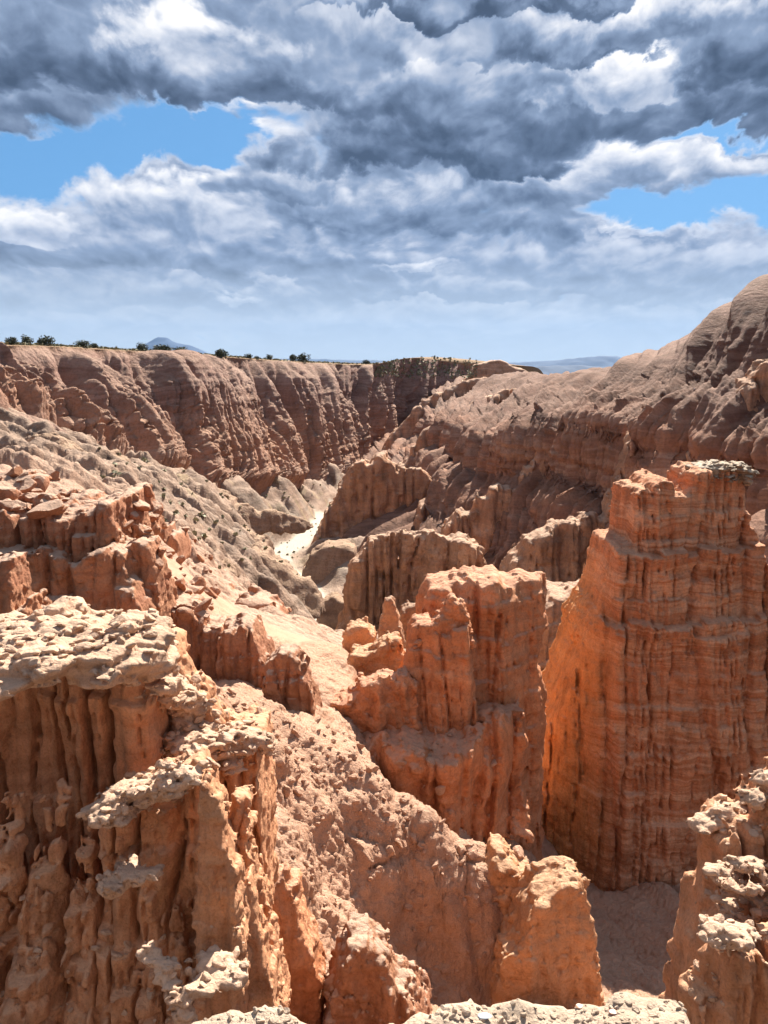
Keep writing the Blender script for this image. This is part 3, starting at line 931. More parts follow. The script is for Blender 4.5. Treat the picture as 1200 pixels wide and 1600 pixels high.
def floor_far():
    nu, nv = 560, 620
    Pg = fan(nu, nv, -.75, .34, 25, 380)
    x, y, z = Pg[..., 0], Pg[..., 1], Pg[..., 2]
    z0 = z.copy()
    wd = wash_dist(x, y)
    keep = sstep(wd, 2.5, 9)
    for px, py, Yd, r, hgt in MOUNDS:
        c = at(px, py, Yd)
        q = ((x - c[0]) ** 2 + (y - c[1]) ** 2) / r ** 2
        ang = np.arctan2(y - c[1], x - c[0])
        rill = 1 + .25 * perlin(np.cos(ang) * 4, np.sin(ang) * 4, r, 4)
        z = z + keep * .5 * hgt * np.exp(-q * 1.3 * rill)
    s = sstep(y, 30, 70)
    wx = x + 5 * perlin(x / 14, y / 14, .3, 5); wy = y + 5 * perlin(x / 14, y / 14, 3.3, 6)
    z = z + keep * s * ((.5 + .8 * sstep(y, 90, 150) * sstep(x, -60, -25)) * (bill(wx / 19, wy / 26, .3, 7) - .4) + .6 * (bill(wx / 7, wy / 10, 1.3, 8) - .4) + .45 * (bill(wx / 2.6, wy / 3.6, 2.3, 9) - .4))
    z = z + (.25 + .75 * keep) * (.35 * fbm(x / 2.2, y / 2.2, .3, 4, .55, 13))
    ly = np.log(y) * 16 + .25 * x / (y * .01 + 1) * .2 + .9 * perlin(x / 10, y / 16, 2.3, 31)
    q_ = y / 90
    z = z + keep * s * q_ * 1.7 * (1.15 * (bill(ly / 1.6, x / (30 * q_ + 5), .7, 41) - .72) + .5 * (bill(ly / .62, x / (14 * q_ + 3), 1.7, 42) - .62) + .22 * (bill(ly / .25, x / (7 * q_ + 2), 2.7, 43) - .55))
    near = 1 - sstep(y, 60, 130)
    z = z + near * (.5 * (bill(wx / 4, wy / 5, 5.3, 18) - .4) + .35 * (clod(x / 2.2, y / 2.2, z / 2.2, 4) - .4) + .16 * (clod(x / .8, y / .8, z / .8, 6) - .4))
    z = z + keep * .3 * np.round(strata(z + .8 * perlin(x / 15, y / 15, .3, 4), 9, 1.0) * 2) * s * .5
    jn = sstep(y, 28, 40)
    z = z0 - .25 * (1 - jn) + (z - z0) * jn
    inw = 1 - sstep(wd, 1.6, 4.2)
    z = z * (1 - inw) + (np.interp(y, sorted(WASH[:, 1]), WASH[np.argsort(WASH[:, 1]), 2]) - .3 + .08 * fbm(x / 3, y / 3, .1, 3)) * inw
    sand = np.clip((1 - sstep(wd + 1.2 * perlin(x / 5, y / 5, .7, 3), 2.3, 3.3)), 0, 1)
    pan = (1 - sstep(wd + 5 * perlin(x / 9, y / 9, 2.7, 3), 5, 12)) * .35
    sand = np.maximum(sand, pan * .6 * sstep(perlin(x / 6, y / 6, 8.7, 3), 0, .25))
    gr = sstep(perlin(x / 9, y / 9, 5.7, 3) + .8 * perlin(x / 2, y / 2, 5.7, 4), .25, .6) * sstep(y, 90, 130) * .5
    Pg = np.stack([x, y, z], -1)
    Q = grid_quads(nu, nv)
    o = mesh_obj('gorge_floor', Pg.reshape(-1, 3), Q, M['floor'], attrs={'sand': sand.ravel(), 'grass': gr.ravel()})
    tag(o, 'grey clay floor of the gorge with a pale dry wash', kind='structure')
    return Pg


def floor_near():
    nu, nv = 700, 800
    Pg = fan(nu, nv, -.5, .62, 4.6, 31, .85)
    n = normals(Pg); n *= np.sign(n[..., 2:3].mean())
    x, y, z = (Pg[..., i].astype(np.float32) for i in range(3))
    d = .34 * fbm(x / 2.4, y / 2.4, z / 2.4, 3, .5, 5)
    wx = x + .5 * perlin(x / 1.2, y / 1.2, .3, 5)
    run = wx * .8 + y * .45                                # rills run down to the right
    d += .22 * (bill(run / 1.3, (y - x) / 5, .3, 3) - .4)
    stp = 1 - sstep(n[..., 2], .66, .84)
    d += .12 * stp * fbm(x / .8, y / .8, z / .8, 4, .6, 25) + .16 * stp * (clod(x / .9, y / .9, z / .9, 12) - .4) * sstep(perlin(x / 2.5, y / 2.5, z / 2.5, 28), -.15, .25)
    d += .06 * clod(x / .42, y / .42, z / .42, 2) + .06 * clod(x / .19, y / .19, z / .19, 3) * sstep(perlin(x / 1.1, y / 1.1, .6, 8), -.3, .2)
    d += .035 * clod(x / .085, y / .085, z / .085, 4)
    d = d * (1 - .9 * sstep(y, 25, 30))
    Pg = Pg + n * d[..., None]
    o = mesh_obj('scree_slope', Pg.reshape(-1, 3), grid_quads(nu, nv), M['scree'])
    tag(o, 'sunlit slope of pinkish crumbled clay', kind='structure')
    return Pg


RIM = left_wall()
right_hill()
FAR = floor_far()
NEAR = floor_near()

# ------------------------------------------------------------------ the far country and the air
def far_country():
    def mat(name, c1, c2, s):
        m = bpy.data.materials.new(name); m.use_nodes = True
        N = NT(m.node_tree); bs = m.node_tree.nodes['Principled BSDF']
        bs.inputs['Roughness'].default_value = .95
        g = N.n('ShaderNodeNewGeometry')
        N.link(N.mix(N.noise(g.outputs['Position'], s, 5, .6), c1 + (1,), c2 + (1,)), bs.inputs['Base Color'])
        return m
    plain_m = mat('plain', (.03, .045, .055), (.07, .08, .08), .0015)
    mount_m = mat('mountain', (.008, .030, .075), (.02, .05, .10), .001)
    nu, nv = 120, 60
    a = np.linspace(-1.3, 1.3, nu); y = np.exp(np.linspace(math.log(470), math.log(16000), nv))
    Yg = np.broadcast_to(y[None], (nu, nv)); Xg = a[:, None] * Yg
    Z = -42 - 140 * sstep(Yg, 480, 1500) + 10 * fbm(Xg / 900, Yg / 900, .2, 3) * sstep(Yg, 500, 1500)
    o = mesh_obj('plain', np.stack([Xg, Yg, Z], -1).reshape(-1, 3), grid_quads(nu, nv), plain_m)
    tag(o, 'flat desert plain beyond the gorge', kind='structure')

    def ridge(name, prof, Y, depth, mat_, label):
        prof = np.array(prof, float)
        pw = at(prof[:, 0], prof[:, 1], Y)
        xs = np.linspace(pw[0, 0], pw[-1, 0], 160)
        top = np.interp(xs, pw[:, 0], pw[:, 2])
        ts = np.linspace(-1, 1, 40)
        X = np.broadcast_to(xs[:, None], (160, 40)); T = np.broadcast_to(ts[None], (160, 40))
        Yy = Y + T * depth
        base = -200.0
        H = (top - base)[:, None] * (1 - np.abs(T) ** 1.2) * (1 + .12 * np.abs(T) * fbm(X / (depth * .4), Yy / (depth * .4), .3, 4))
        H = H + .05 * (top - base)[:, None] * fbm(X / (depth * .2), Yy / (depth * .2), 2.3, 3)
        o = mesh_obj(name, np.stack([X, Yy, base + H], -1).reshape(-1, 3), grid_quads(160, 40), mat_)
        tag(o, label, kind='structure')
    ridge('mountain', [(120, 560), (190, 551), (222, 540), (236, 531), (248, 527), (262, 528), (278, 535), (298, 541), (330, 552), (390, 562), (470, 566)], 15000, 1500, mount_m,
          'blue conical mountain far beyond the rim')
    ridge('mountain', [(300, 566), (400, 561), (480, 560), (560, 562), (700, 566), (800, 566), (860, 563), (900, 560), (935, 556), (965, 556), (985, 561), (1050, 566), (1200, 566)], 13500, 1000, mount_m,
          'low blue mesa on the far horizon')
    ridge('hills', [(700, 583), (800, 578), (850, 571), (900, 570), (960, 574), (1100, 582)], 7000, 900, mount_m, 'low dark hills crossing the distant plain')
    # air
    V = np.array([(x, yy, zz) for x in (-24000, 24000) for yy in (-300, 18000) for zz in (-400, 900)], float)
    Q = np.array([(0, 1, 3, 2), (4, 6, 7, 5), (0, 4, 5, 1), (2, 3, 7, 6), (0, 2, 6, 4), (1, 5, 7, 3)])
    m = bpy.data.materials.new('air'); m.use_nodes = True
    m.node_tree.nodes.clear()
    N = NT(m.node_tree)
    ou = N.n('ShaderNodeOutputMaterial'); pv = N.n('ShaderNodeVolumePrincipled')
    pv.inputs['Color'].default_value = (.26, .48, .88, 1)
    pv.inputs['Density'].default_value = 1.6e-5
    pv.inputs['Anisotropy'].default_value = 0.2
    N.link(pv.outputs[0], ou.inputs['Volume'])
    o = mesh_obj('haze', V, Q, m, smooth=False)
    tag(o, 'thin blue haze over the distance', kind='stuff')


far_country()

# ------------------------------------------------------------------ rock formations
def base_of(sil, Y):
    s = np.array(sil, float)
    w = at(s[:, 0], s[:, 1], Y)
    return (w[:, 0].mean(), Y, w[:, 2].min())


def tower():
    sil = [(830, 1440), (840, 1290), (846, 1200), (862, 1130), (880, 1085), (893, 1030), (905, 1000), (914, 965), (928, 945), (938, 912), (946, 880), (952, 852), (974, 846), (980, 800),
           (986, 768), (1000, 762), (1012, 766), (1020, 752), (1034, 747), (1044, 750), (1047, 768), (1068, 768), (1078, 762), (1080, 738), (1120, 732), (1166, 734), (1172, 752), (1173, 795),
           (1182, 826), (1190, 848), (1197, 880), (1208, 910), (1228, 960), (1250, 1100), (1285, 1440)]
    r = empty('rock_tower', base_of(sil, 25), 'tall orange clay tower with stepped ledges and a dark cap', 'rock tower')
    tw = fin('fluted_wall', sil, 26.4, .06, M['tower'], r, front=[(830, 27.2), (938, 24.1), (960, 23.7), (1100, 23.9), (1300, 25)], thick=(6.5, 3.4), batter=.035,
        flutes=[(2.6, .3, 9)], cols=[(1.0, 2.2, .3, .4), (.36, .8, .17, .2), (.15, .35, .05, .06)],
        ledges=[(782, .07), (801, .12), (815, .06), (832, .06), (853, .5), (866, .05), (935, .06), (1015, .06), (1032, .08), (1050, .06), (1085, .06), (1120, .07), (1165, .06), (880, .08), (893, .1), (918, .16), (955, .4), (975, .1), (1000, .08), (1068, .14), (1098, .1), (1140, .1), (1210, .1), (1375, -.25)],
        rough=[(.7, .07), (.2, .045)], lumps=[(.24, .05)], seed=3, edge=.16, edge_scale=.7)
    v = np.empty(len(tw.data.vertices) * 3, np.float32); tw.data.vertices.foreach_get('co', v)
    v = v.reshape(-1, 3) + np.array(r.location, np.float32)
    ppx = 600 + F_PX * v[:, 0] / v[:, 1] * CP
    bounce_glow = (1 - sstep(ppx + 40 * perlin(v[:, 2] / 2, v[:, 0] / 2, .3, 3), 900, 985)) * (1 - sstep(v[:, 2] + perlin(v[:, 0], v[:, 1], .2, 4), -8.5, -4.5)) * .9  # mask for the bounced-light glow painted into the lower left face's colour
    tw.data.attributes.new('ochre', 'FLOAT', 'POINT').data.foreach_set('value', bounce_glow.astype(np.float32))
    it = []
    rg = np.random.default_rng(5)
    for px, py, w in ((1095, 738, .5), (1120, 735, .55), (1148, 735, .5), (1162, 738, .3), (1110, 748, .45), (1135, 747, .55), (1155, 750, .4)):
        p = at(px, py - 4, 27.2)
        it.append((*p, w * .62, .6, .15))
    blobs('cap_rock', it, .045, M['darkcap'], r, lumps=((.3, .09), (.14, .05)), rough=((.4, .08),), seed=4, k=.06, label='dark pitted cap rock')
    p = at(1066, 737 + 16, 25.8)
    blobs('cap_rock', [(*at(1082, 742, 27.2), .3, .5, .09), (*at(1092, 742, 27.2), .3, .5, .09)], .04, M['cap'], r, lumps=((.2, .04),), seed=9, label='pale flat slab jutting from the top')


def middle_fin():
    sil = [(560, 1180), (600, 1160), (632, 1150), (637, 1055), (646, 1005), (655, 963), (660, 922), (671, 906), (692, 901), (712, 896), (725, 889), (745, 893), (767, 891), (792, 893),
           (815, 895), (847, 899), (849, 915), (845, 976), (836, 1038), (843, 1113), (838, 1172), (838, 1280), (842, 1370), (700, 1370), (600, 1300)]
    r = empty('rock_fin', base_of(sil, 22), 'orange clay fin with cracked flat front left of the tall tower', 'rock fin')
    fin('fluted_wall', sil, 24.3, .06, M['orange'], r, front=[(560, 22.6), (640, 22.4), (740, 21.6), (780, 21.7), (850, 23.0)], thick=(4.0, 1.8), batter=.07,
        flutes=[(1.9, .24, 10), (.7, .08, 8)], cols=[(.8, 1.9, .24, .3), (.33, .8, .12, .16), (.15, .35, .04, .05)], ledges=[(921, .15), (978, .16), (1010, .12), (1030, .1), (1055, .08), (1110, .1), (1140, .12), (1170, -.3)],
        rough=[(.7, .09), (.2, .045)], lumps=[(.24, .05)], seed=11, edge=.16, edge_scale=.6, topwave=.2)
    s2 = [(628, 1190), (634, 1060), (645, 1003), (652, 988), (670, 985), (682, 995), (700, 1004), (712, 990), (735, 985), (739, 1010), (744, 1085), (752, 1185)]
    fin('buttress', s2, 20.9, .045, M['orange'], r, front=[(620, 21.3), (690, 20.9), (740, 20.7), (760, 21.0)], thick=(1.8, 1.4), batter=.05,
        flutes=[(1.4, .16, 14)], cols=[(.8, 3, .16, .3), (.3, 1.0, .06, .1)], ledges=[(1030, .1), (1055, .06), (1140, .07)], rough=[(.5, .08), (.15, .03)], lumps=[(.25, .03)], seed=14, edge=.1, edge_scale=.5,
        label='flat topped orange buttress leaning on the front')
    s3 = [(530, 1210), (560, 1185), (600, 1172), (690, 1180), (750, 1178), (800, 1160), (838, 1172), (846, 1375), (800, 1365), (740, 1345), (690, 1320), (630, 1290), (580, 1250)]
    fin('footing', s3, 19.4, .055, M['orange'], r, front=[(530, 18.9), (600, 18.5), (700, 18.6), (800, 19.8), (850, 21.0)], thick=(3.4, 2.8), batter=.1,
        flutes=[(1.6, .7, 4), (.7, .25, 4)], cols=[(.9, 2, .3, .35)], rough=[(.6, .15), (.2, .06)], lumps=[(.3, .08)], seed=17, edge=.22, edge_scale=.7, label='dark lumpy foot below the fin')
    s4 = [(490, 1150), (497, 1110), (540, 1103), (556, 1098), (562, 1080), (600, 1068), (634, 1062), (650, 1080), (655, 1180), (600, 1180), (560, 1180), (520, 1165)]
    fin('side_wall', s4, 20.6, .045, M['orange'], r, thick=(1.6, .9), batter=.08, flutes=[(.7, .16, 4), (.3, .1, 4)], rough=[(.4, .1)], lumps=[(.25, .1)], seed=19, edge=.12, edge_scale=.4,
        label='low dark red wall running left from the fin')
    fin('spur', [(650, 1010), (690, 962), (710, 941), (720, 948), (735, 985), (740, 1015)], 21.3, .045, M['orange'], r, thick=(.9, .5), batter=.1, flutes=[(.5, .14, 3)], rough=[(.3, .08)], lumps=[(.25, .1)], seed=23, edge=.1, edge_scale=.3)


def small_formations():
    def one(name, sil, Y, h, mat, label, cat, group=None, **kw):
        o = fin(name, sil, Y, h, mat, None, **kw)
        tag(o, label, cat, group)
        return o
    fl = dict(flutes=[(1.1, .14, 6)], cols=[(.6, 1.2, .16, .2), (.25, .6, .08, .1)], rough=[(.5, .1), (.15, .04)])
    # ochre knob at the foot of the near slope
    one('rounded_rock', [(745, 1600), (760, 1530), (765, 1470), (778, 1432), (800, 1412), (815, 1375), (828, 1350), (845, 1340), (868, 1336), (890, 1340), (902, 1362), (908, 1400),
                      (914, 1440), (920, 1500), (928, 1560), (930, 1640), (745, 1640)], 15.6, .04, M['ochre'],
        'ochre clay knob with rounded top at the foot of the slope', 'rock', front=[(740, 14.0), (830, 13.6), (930, 14.2)], thick=(2.6, 1.2), batter=.09,
        flutes=[(.9, .12, 6), (.4, .05, 5)], ledges=[(1400, .05)], rough=[(.6, .1), (.18, .05)], lumps=[(.3, .07), (.12, .03)], seed=31, edge=.1, edge_scale=.7)
    one('rock_outcrop', [(735, 1360), (752, 1330), (770, 1312), (790, 1318), (808, 1338), (820, 1350), (810, 1400), (795, 1440), (740, 1440), (725, 1390)], 16.6, .045, M['ochre'],
        'lumpy sunlit outcrop just left of the ochre knob', 'rock outcrop', front=[(700, 15.3), (840, 15.3)], thick=(1.8, 1.0), batter=.2, rough=[(.5, .15), (.2, .06)], lumps=[(.26, .14), (.11, .05)], seed=33, edge=.2, edge_scale=.5)
    # cliff band left of the lit slope
    one('rock_ledge', [(225, 1085), (235, 960), (262, 962), (290, 970), (300, 985), (322, 995), (338, 990), (345, 1010), (350, 1050), (345, 1085)], 20.5, .05, M['butte'],
        'broken brown ledge beside the square topped block', 'rock ledge', thick=(2.4, 1.8), batter=.1, seed=35, edge=.14, edge_scale=.5, **fl)
    one('rock_block', [(336, 1080), (338, 1000), (345, 988), (372, 985), (392, 988), (400, 1005), (410, 1030), (416, 1085)], 20.2, .045, M['butte'],
        'square topped brown block between the broken ledge and the rounded pillar', 'rock block', thick=(2.2, 1.5), batter=.08, ledges=[(1032, .1)], seed=37, edge=.12, edge_scale=.5, **fl)
    one('rock_pillar', [(408, 1140), (412, 1060), (416, 1035), (428, 1024), (446, 1022), (460, 1030), (470, 1050), (478, 1085), (490, 1112), (492, 1150)], 18.6, .035, M['butte'],
        'rounded cracked pillar casting a dark shadow on the lit slope', 'rock pillar', thick=(1.7, .9), batter=.05, ledges=[(1072, .06)], seed=39, edge=.12, edge_scale=.4, **fl)
    # knobs near the fin
    one('rounded_rock', [(533, 1050), (536, 1000), (545, 984), (560, 979), (576, 984), (585, 1000), (590, 1050)], 28, .05, M['ochre'],
        'round headed pale knob on the ridge left of the fin', 'rock', thick=(2.0, .8), batter=.12, seed=41, edge=.16, edge_scale=.5, rough=[(.4, .1)], lumps=[(.3, .07)], flutes=[(.9, .08, 4)])
    one('rounded_rock', [(540, 1085), (548, 1045), (552, 1032), (575, 1028), (590, 1012), (608, 1003), (622, 1012), (630, 1032), (637, 1060), (640, 1085)], 25, .05, M['ochre'],
        'broad ochre knob leaning against the left side of the fin', 'rock', thick=(2.0, .9), batter=.1, seed=43, edge=.16, edge_scale=.5, rough=[(.4, .1)], lumps=[(.3, .08)], flutes=[(.9, .1, 4)])
    one('hoodoo', [(592, 1015), (596, 975), (599, 950), (603, 938), (612, 937), (617, 945), (618, 965), (626, 985), (634, 1015)], 34, .055, M['brown'],
        'slim brown hoodoo spire standing left of the fin', 'hoodoo', thick=(1.6, .6), batter=.1, seed=45, edge=.14, edge_scale=.5, rough=[(.4, .1)], flutes=[(.7, .1, 5)])
    one('hoodoo', [(622, 1015), (625, 970), (630, 952), (640, 947), (652, 952), (662, 965), (665, 1015)], 36, .06, M['brown'],
        'stubby hoodoo tucked between the slim spire and the fin', 'hoodoo', thick=(1.8, .8), batter=.1, seed=47, edge=.16, edge_scale=.5, rough=[(.4, .1)], flutes=[(.7, .1, 5)])
    # dark cliff seen through the slot
    one('fluted_cliff', [(810, 1230), (820, 1000), (835, 925), (850, 912), (895, 911), (935, 912), (965, 914), (990, 912), (1010, 1000), (1010, 1250)], 54, .13, M['brown'],
        'brown fluted cliff showing in the gap between fin and tower', 'cliff', thick=(9, 6), batter=.14, flutes=[(2.6, .6, 8)], cols=[(1.2, 5, .5, .7), (.5, 2, .2, .25)], ledges=[(945, .3), (1000, .3)],
        rough=[(1.2, .2), (.4, .08)], seed=49, edge=.3, edge_scale=1.2, front=[(800, 48), (850, 46.5), (880, 47.5), (1010, 46)])
    # spurs of the right wall coming down to the wash
    one('fluted_spur', [(488, 860), (505, 828), (513, 800), (530, 765), (548, 740), (566, 722), (580, 728), (592, 716), (604, 712), (612, 724), (630, 732), (648, 728), (665, 745), (690, 770), (710, 860)], 186, .42, M['brown'],
        'pointed brown fluted spur ending above the dry wash', 'rock spur', thick=(26, 4), batter=.22, flutes=[(6, 1.8, 6), (2.6, .6, 6)], cols=[(2.2, 8, 1.0, 1.4)], rough=[(4, .8), (1.4, .35)], lumps=[(2.0, .4)], seed=51, edge=1.1, edge_scale=3,
        front=[(488, 180), (600, 184), (710, 190)])
    one('fluted_spur', [(520, 1000), (534, 985), (540, 930), (545, 890), (562, 868), (580, 850), (604, 842), (628, 835), (652, 848), (676, 838), (700, 850), (730, 845), (752, 862), (760, 900), (800, 1040), (700, 1040)], 112, .26, M['brown'],
        'dark brown fluted spur with vertical columns above the wash mouth', 'rock spur', thick=(16, 5), batter=.16, flutes=[(4.5, 1.4, 7)], cols=[(1.9, 7, 1.0, 1.3), (.8, 3, .35, .45)], rough=[(2.5, .5), (.9, .22)], lumps=[(1.3, .3)], seed=53, edge=.7, edge_scale=2,
        front=[(520, 112), (545, 109), (640, 112), (800, 104)])
    cl = lambda l, k: dict(flutes=[(l * 2.2, l * .5, 8)], cols=[(l, l * 4, l * .42, l * .55), (l * .42, l * 1.6, l * .16, l * .22)], rough=[(l * 1.1, l * .18), (l * .35, l * .07)],
                           lumps=[(l * .6, l * .12)], edge=l * .35, edge_scale=l * 1.1, seed=k, ledges=())
    for sil, Y, h, l, k, th, lab in (
        ([(575, 760), (590, 715), (604, 690), (622, 664), (640, 640), (668, 618), (700, 604), (724, 592), (760, 588), (800, 592), (850, 596), (900, 604), (905, 760)], 300, .62, 5.0, 181, (34, 5), 'far fluted cliff closing the head of the gorge'),
        ([(560, 800), (590, 745), (612, 728), (632, 706), (648, 690), (664, 668), (690, 650), (716, 640), (742, 622), (780, 610), (830, 600), (880, 596), (930, 604), (960, 640), (965, 830)], 226, .5, 4.0, 183, (28, 5), 'long fluted ridge running down left below the skyline knoll'),
        ([(590, 900), (618, 845), (634, 815), (650, 790), (672, 766), (698, 752), (716, 730), (744, 700), (766, 690), (782, 664), (822, 642), (866, 630), (905, 606), (950, 596), (1000, 580), (1040, 590), (1050, 880)], 166, .37, 3.0, 185, (22, 4), 'brown fluted spur stepping down through the middle of the right wall'),
        ([(622, 985), (640, 905), (660, 862), (682, 846), (694, 806), (712, 790), (730, 796), (742, 772), (762, 764), (790, 752), (802, 760), (812, 724), (828, 716), (838, 698), (852, 690), (862, 664), (885, 650), (905, 655), (925, 646), (955, 644),
          (985, 622), (1020, 606), (1060, 570), (1100, 560), (1120, 620), (1130, 930)], 126, .29, 2.3, 187, (18, 3.5), 'spur of knobby hoodoos and tall fluted cliffs on the right wall'),
        ([(740, 1010), (768, 905), (790, 868), (812, 832), (838, 824), (862, 806), (900, 796), (934, 800), (956, 760), (972, 725), (984, 684), (1000, 656), (1018, 646), (1044, 652), (1070, 640), (1100, 632), (1150, 600), (1190, 590), (1240, 600), (1250, 1000)],
         94, .23, 2.2, 189, (15, 3.5), 'banded cliff above the gap between the fin and the tower'),
        ([(900, 1000), (960, 905), (1000, 850), (1036, 800), (1064, 752), (1090, 720), (1124, 672), (1150, 640), (1185, 596), (1220, 570), (1300, 500), (1420, 470), (1430, 1000)], 76, .2, 2.6, 191, (14, 4), 'rounded brown ribs rising right of the tower cap'),
        ([(1060, 880), (1075, 800), (1090, 760), (1120, 740), (1160, 745), (1200, 730), (1240, 760), (1250, 880)], 76, .2, 2.2, 183, (8, 4), 'dim fluted cliff right behind the cap of the tower')):
        one('fluted_cliff', sil, Y * (1.09 if k > 180 else 1.02), h * 1.08, M['brown'], lab, 'cliff', front=[(0, Y * .97), (1500, Y * .97)], thick=th, batter=.36 if k > 180 else .2, **cl(l, k))
    # ledges cropping out of the valley side
    for sil, Y, lab in (
        ([(165, 790), (172, 765), (196, 758), (228, 766), (250, 780), (262, 800), (262, 815)], 108, 'grey layered ledge on the valley side below the far wall'),
        ([(262, 905), (268, 878), (290, 868), (318, 874), (345, 890), (360, 905), (362, 920)], 74, 'crumbling tan ledge on the slope left of the wash'),
        ([(296, 960), (302, 935), (322, 922), (350, 930), (372, 945), (380, 972)], 47, 'reddish ledge of broken beds above the square topped block'),
        ([(120, 745), (132, 718), (150, 712), (175, 724), (190, 742), (192, 760)], 100, 'small ribbed outcrop on the pale slope behind the butte'),
        ([(20, 720), (28, 692), (52, 682), (80, 690), (104, 706), (118, 730)], 84, 'low outcrop on the pale slope at the far left'),
        ([(330, 870), (338, 842), (360, 832), (388, 842), (408, 858), (412, 878)], 128, 'dark rounded outcrop beside the bend of the wash'),
        ([(225, 850), (232, 815), (250, 806), (280, 818), (300, 836), (304, 858)], 84, 'stepped outcrop in the middle of the valley side')):
        k = int(Y)
        one('rock_ledge', sil, Y, Y * .0024, M['bluff'] if Y > 50 else M['butte'], lab, 'rock ledge', thick=(Y * .08, Y * .03), batter=.5, seed=400 + k, flutes=[(Y * .03, Y * .006, 4)],
            cols=[(Y * .018, Y * .02, Y * .006, Y * .006)], ledges=[((sil[0][1] + sil[2][1]) // 2, Y * .006)], rough=[(Y * .02, Y * .004), (Y * .006, Y * .0015)], lumps=[(Y * .012, Y * .002)], edge=Y * .006, edge_scale=Y * .02)
    # grey bluffs and mounds standing in the gorge
    g = dict(flutes=[(5, 1.0, 3), (2.0, .45, 3)], rough=[(3, .5), (1, .2)], lumps=[(1.4, .25)], edge=.9, edge_scale=3)
    one('clay_bluff', [(255, 830), (262, 790), (280, 766), (318, 774), (345, 790), (372, 800), (400, 812), (440, 822), (472, 836), (480, 850), (255, 850)], 140, .34, M['bluff'],
        'long grey bluff with dark face above the bend of the wash', 'bluff', thick=(16, 5), batter=.7, seed=151, front=[(255, 128), (350, 140), (480, 152)], **g)
    one('clay_bluff', [(330, 985), (345, 915), (355, 893), (378, 880), (402, 892), (440, 912), (474, 938), (495, 956), (500, 985)], 104, .26, M['bluff'],
        'smooth grey rilled mound left of the lower wash', 'mound', thick=(12, 5), batter=1.0, seed=153, front=[(330, 100), (500, 108)], flutes=[(3, .4, 5), (1.1, .2, 5)], rough=[(3, .4), (.8, .1)], edge=.6, edge_scale=3)
    one('clay_bluff', [(462, 940), (470, 900), (482, 880), (505, 866), (530, 864), (552, 868), (560, 940)], 146, .34, M['bluff'],
        'rounded brown mound between the wash and the columned spur', 'mound', thick=(14, 6), batter=.6, seed=155, flutes=[(4, .5, 4)], rough=[(3, .4), (.8, .12)], edge=.8, edge_scale=3)
    one('clay_bluff', [(488, 990), (495, 960), (515, 945), (540, 950), (550, 990)], 117, .26, M['bluff'],
        'small pale mound at the foot of the columned spur', 'mound', thick=(7, 3), batter=.8, seed=157, flutes=[(3, .3, 4)], rough=[(2, .3)], edge=.5, edge_scale=2)
    one('clay_bluff', [(90, 760), (110, 722), (140, 712), (175, 728), (205, 752), (215, 790), (150, 790)], 92, .24, M['bluff'],
        'grey ribbed knoll on the slope behind the butte', 'bluff', thick=(10, 3), batter=.8, seed=159, flutes=[(2.2, .5, 4), (.9, .2, 4)], rough=[(2, .4), (.6, .1)], edge=.5, edge_scale=2)
    one('rock_ledge', [(218, 885), (225, 850), (238, 836), (252, 834), (256, 850), (262, 838), (274, 846), (280, 885)], 46, .12, M['butte'],
        'small dark ledge with flat white cap on the slope right of the butte', 'rock ledge', thick=(4, 3), batter=.2, seed=161, cols=[(1.0, 2, .3, .3)], rough=[(1, .15), (.3, .06)], edge=.25, edge_scale=1)
    one('rock_ledge', [(160, 830), (165, 795), (182, 782), (205, 786), (208, 808), (230, 822), (225, 850)], 66, .17, M['bluff'],
        'layered grey ledge stepping down behind the butte', 'rock ledge', thick=(6, 3), batter=.5, seed=163, cols=[(1.4, 1.5, .4, .4)], rough=[(1.4, .25), (.4, .08)], edge=.35, edge_scale=1.4)
    one('rock_outcrop', [(355, 985), (362, 955), (380, 944), (400, 946), (420, 962), (440, 985)], 38, .1, M['butte'],
        'low rounded reddish outcrop on the slope above the rounded pillar', 'rock outcrop', thick=(4, 2), batter=.6, seed=165, flutes=[(1.2, .2, 4)], rough=[(1, .2), (.3, .06)], lumps=[(.5, .12)], edge=.3, edge_scale=1)
    # knoll tops on the skyline
    one('knoll', [(722, 600), (735, 582), (742, 570), (765, 563), (785, 564), (800, 572), (818, 580), (850, 600)], 335, .55, M['brown'],
        'dark flat topped knoll on the far skyline', 'knoll', thick=(20, 12), batter=.5, flutes=[(7, .6, 5)], rough=[(4, .5)], seed=57, edge=.8, edge_scale=4, front=[(700, 325), (860, 325)])


